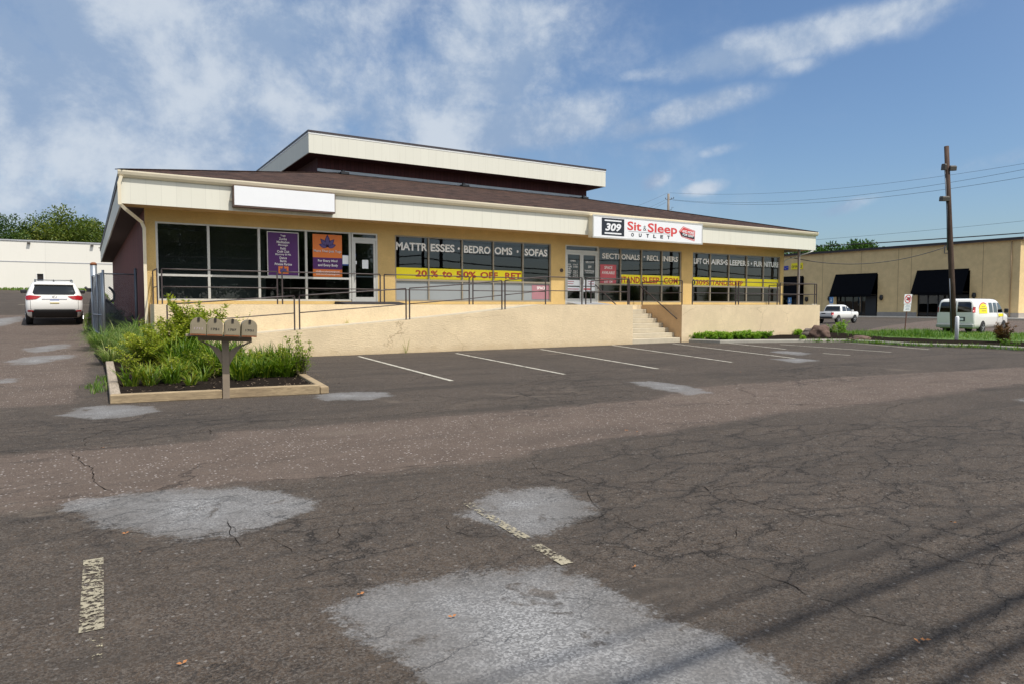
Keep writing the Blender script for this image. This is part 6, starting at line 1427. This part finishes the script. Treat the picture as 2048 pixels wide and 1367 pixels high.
C2.panel([(3.78,1.02),(4.62,1.02),(4.62,1.20),(3.78,1.20)],1,.014).build('door_sign',M['yellow'],van,local=True,fix=False)
m=MB(); m.box(-.5,5.55,1.16,.5,5.56,1.17)
# place so that the near rear wheel touches where the photograph shows it
wl=Vector((.90,1.32,0)); wl.rotate(van.rotation_euler); van.location=(pv[0]-wl.x,pv[1]-wl.y,H(pv[0],pv[1]))
# --- white pickup
pt=atZ(1675,647.2,-.12)
pk=thing('pickup_truck','white crew cab pickup truck parked by the ochre building','pickup',(0,0,0),R(-84))
C3=Car([(.42,.15,4.9,.82,.1,.25),(.55,.04,5.12,.90,.1,.3),(.80,.0,5.2,.925,.1,.32),(1.02,.0,5.15,.925,.1,.32),(1.10,.02,4.95,.90,.1,.3)])
C3.shell().build('body',M['car_white'],pk,local=True)
C4=Car([(1.08,1.62,4.15,.89,.08,.2),(1.14,1.64,3.95,.88,.08,.2),(1.45,1.74,3.45,.80,.1,.2),(1.68,1.86,3.0,.73,.1,.2),(1.76,2.0,2.8,.62,.1,.2),(1.78,2.2,2.6,.5,.1,.2)])
C4.shell().build('cab',M['car_white'],pk,local=True)
C4.panel([(-.76,1.18),(.76,1.18),(.66,1.64),(-.66,1.64)],'rear',.010).build('rear_window',M['glass_car'],pk,local=True,fix=False)
m=MB(); m.box(-.78,.12,1.10,.78,1.58,1.106); m.build('bed',M['plastic'],pk,local=True)
for s in (-1,1):
    C4.panel([(1.86,1.16),(2.62,1.16),(2.62,1.62),(2.02,1.62)],s,.01).build('side_window',M['glass_car'],pk,local=True,fix=False); C4.panel([(2.70,1.16),(3.72,1.16),(3.05,1.62),(2.70,1.62)],s,.01).build('side_window',M['glass_car'],pk,local=True,fix=False)
    C3.panel([(s*.76,.80),(s*.92,.80),(s*.92,1.06),(s*.76,1.06)],'rear',.012).build('tail_light',M['tail'],pk,local=True,fix=False); C3.panel([(.02,.80),(.16,.80),(.16,1.06),(.02,1.06)],s,.012).build('tail_light',M['tail'],pk,local=True,fix=False)
    for y in (1.1,4.25): arch(C3,y,.38,s,.06,zb=.42).build('wheel_arch',M['plastic'],pk,local=True,fix=False); wheel(pk,s*.82,y,.38,.24,s,rr=.66)
    m=MB(); m.obox((s*1.0,3.6,1.2),(.2,.1,.16),Matrix.Identity(3)); m.build('side_mirror',M['car_white'],pk,local=True,bevel=.03)
m=MB(); m.box(-.88,-.14,.48,.88,.05,.66); m.build('rear_bumper',M['plastic'],pk,local=True,bevel=.03)
C3.panel([(-.2,.9),(.2,.9),(.2,1.0),(-.2,1.0)],'rear',.01).build('tailgate_handle',M['plastic'],pk,local=True,fix=False)
wl=Vector((.82,1.1,0)); wl.rotate(pk.rotation_euler); pk.location=(pt[0]-wl.x,pt[1]-wl.y,H(pt[0],pt[1]))

# ------------------------------------------------------------------ fallen leaves and pebbles on the lot
rng=random.Random(17)
for px,py in ((1253,861),(1273,864),(1308,752),(1906,1046),(1836,1286),(1850,1282),(281,1105),(205,896),(252,1068),(1270,1136),(1196,842),(720,1190),(1480,744),(365,1330),(905,1236)):
    p=G(px,py); lf=MB(); r0=random.Random(px); 
    for k in range(2): leaf(lf,r0,(0,0,.006),(math.cos(k*2.5+px),math.sin(k*2.5+px),.25),.026,.014,.5)
    o=lf.build('fallen_leaf',M['litter']); o.location=(p[0],p[1],.004); tag(o,'small orange brown fallen leaf lying on the asphalt','leaf','fallen leaves on the asphalt')
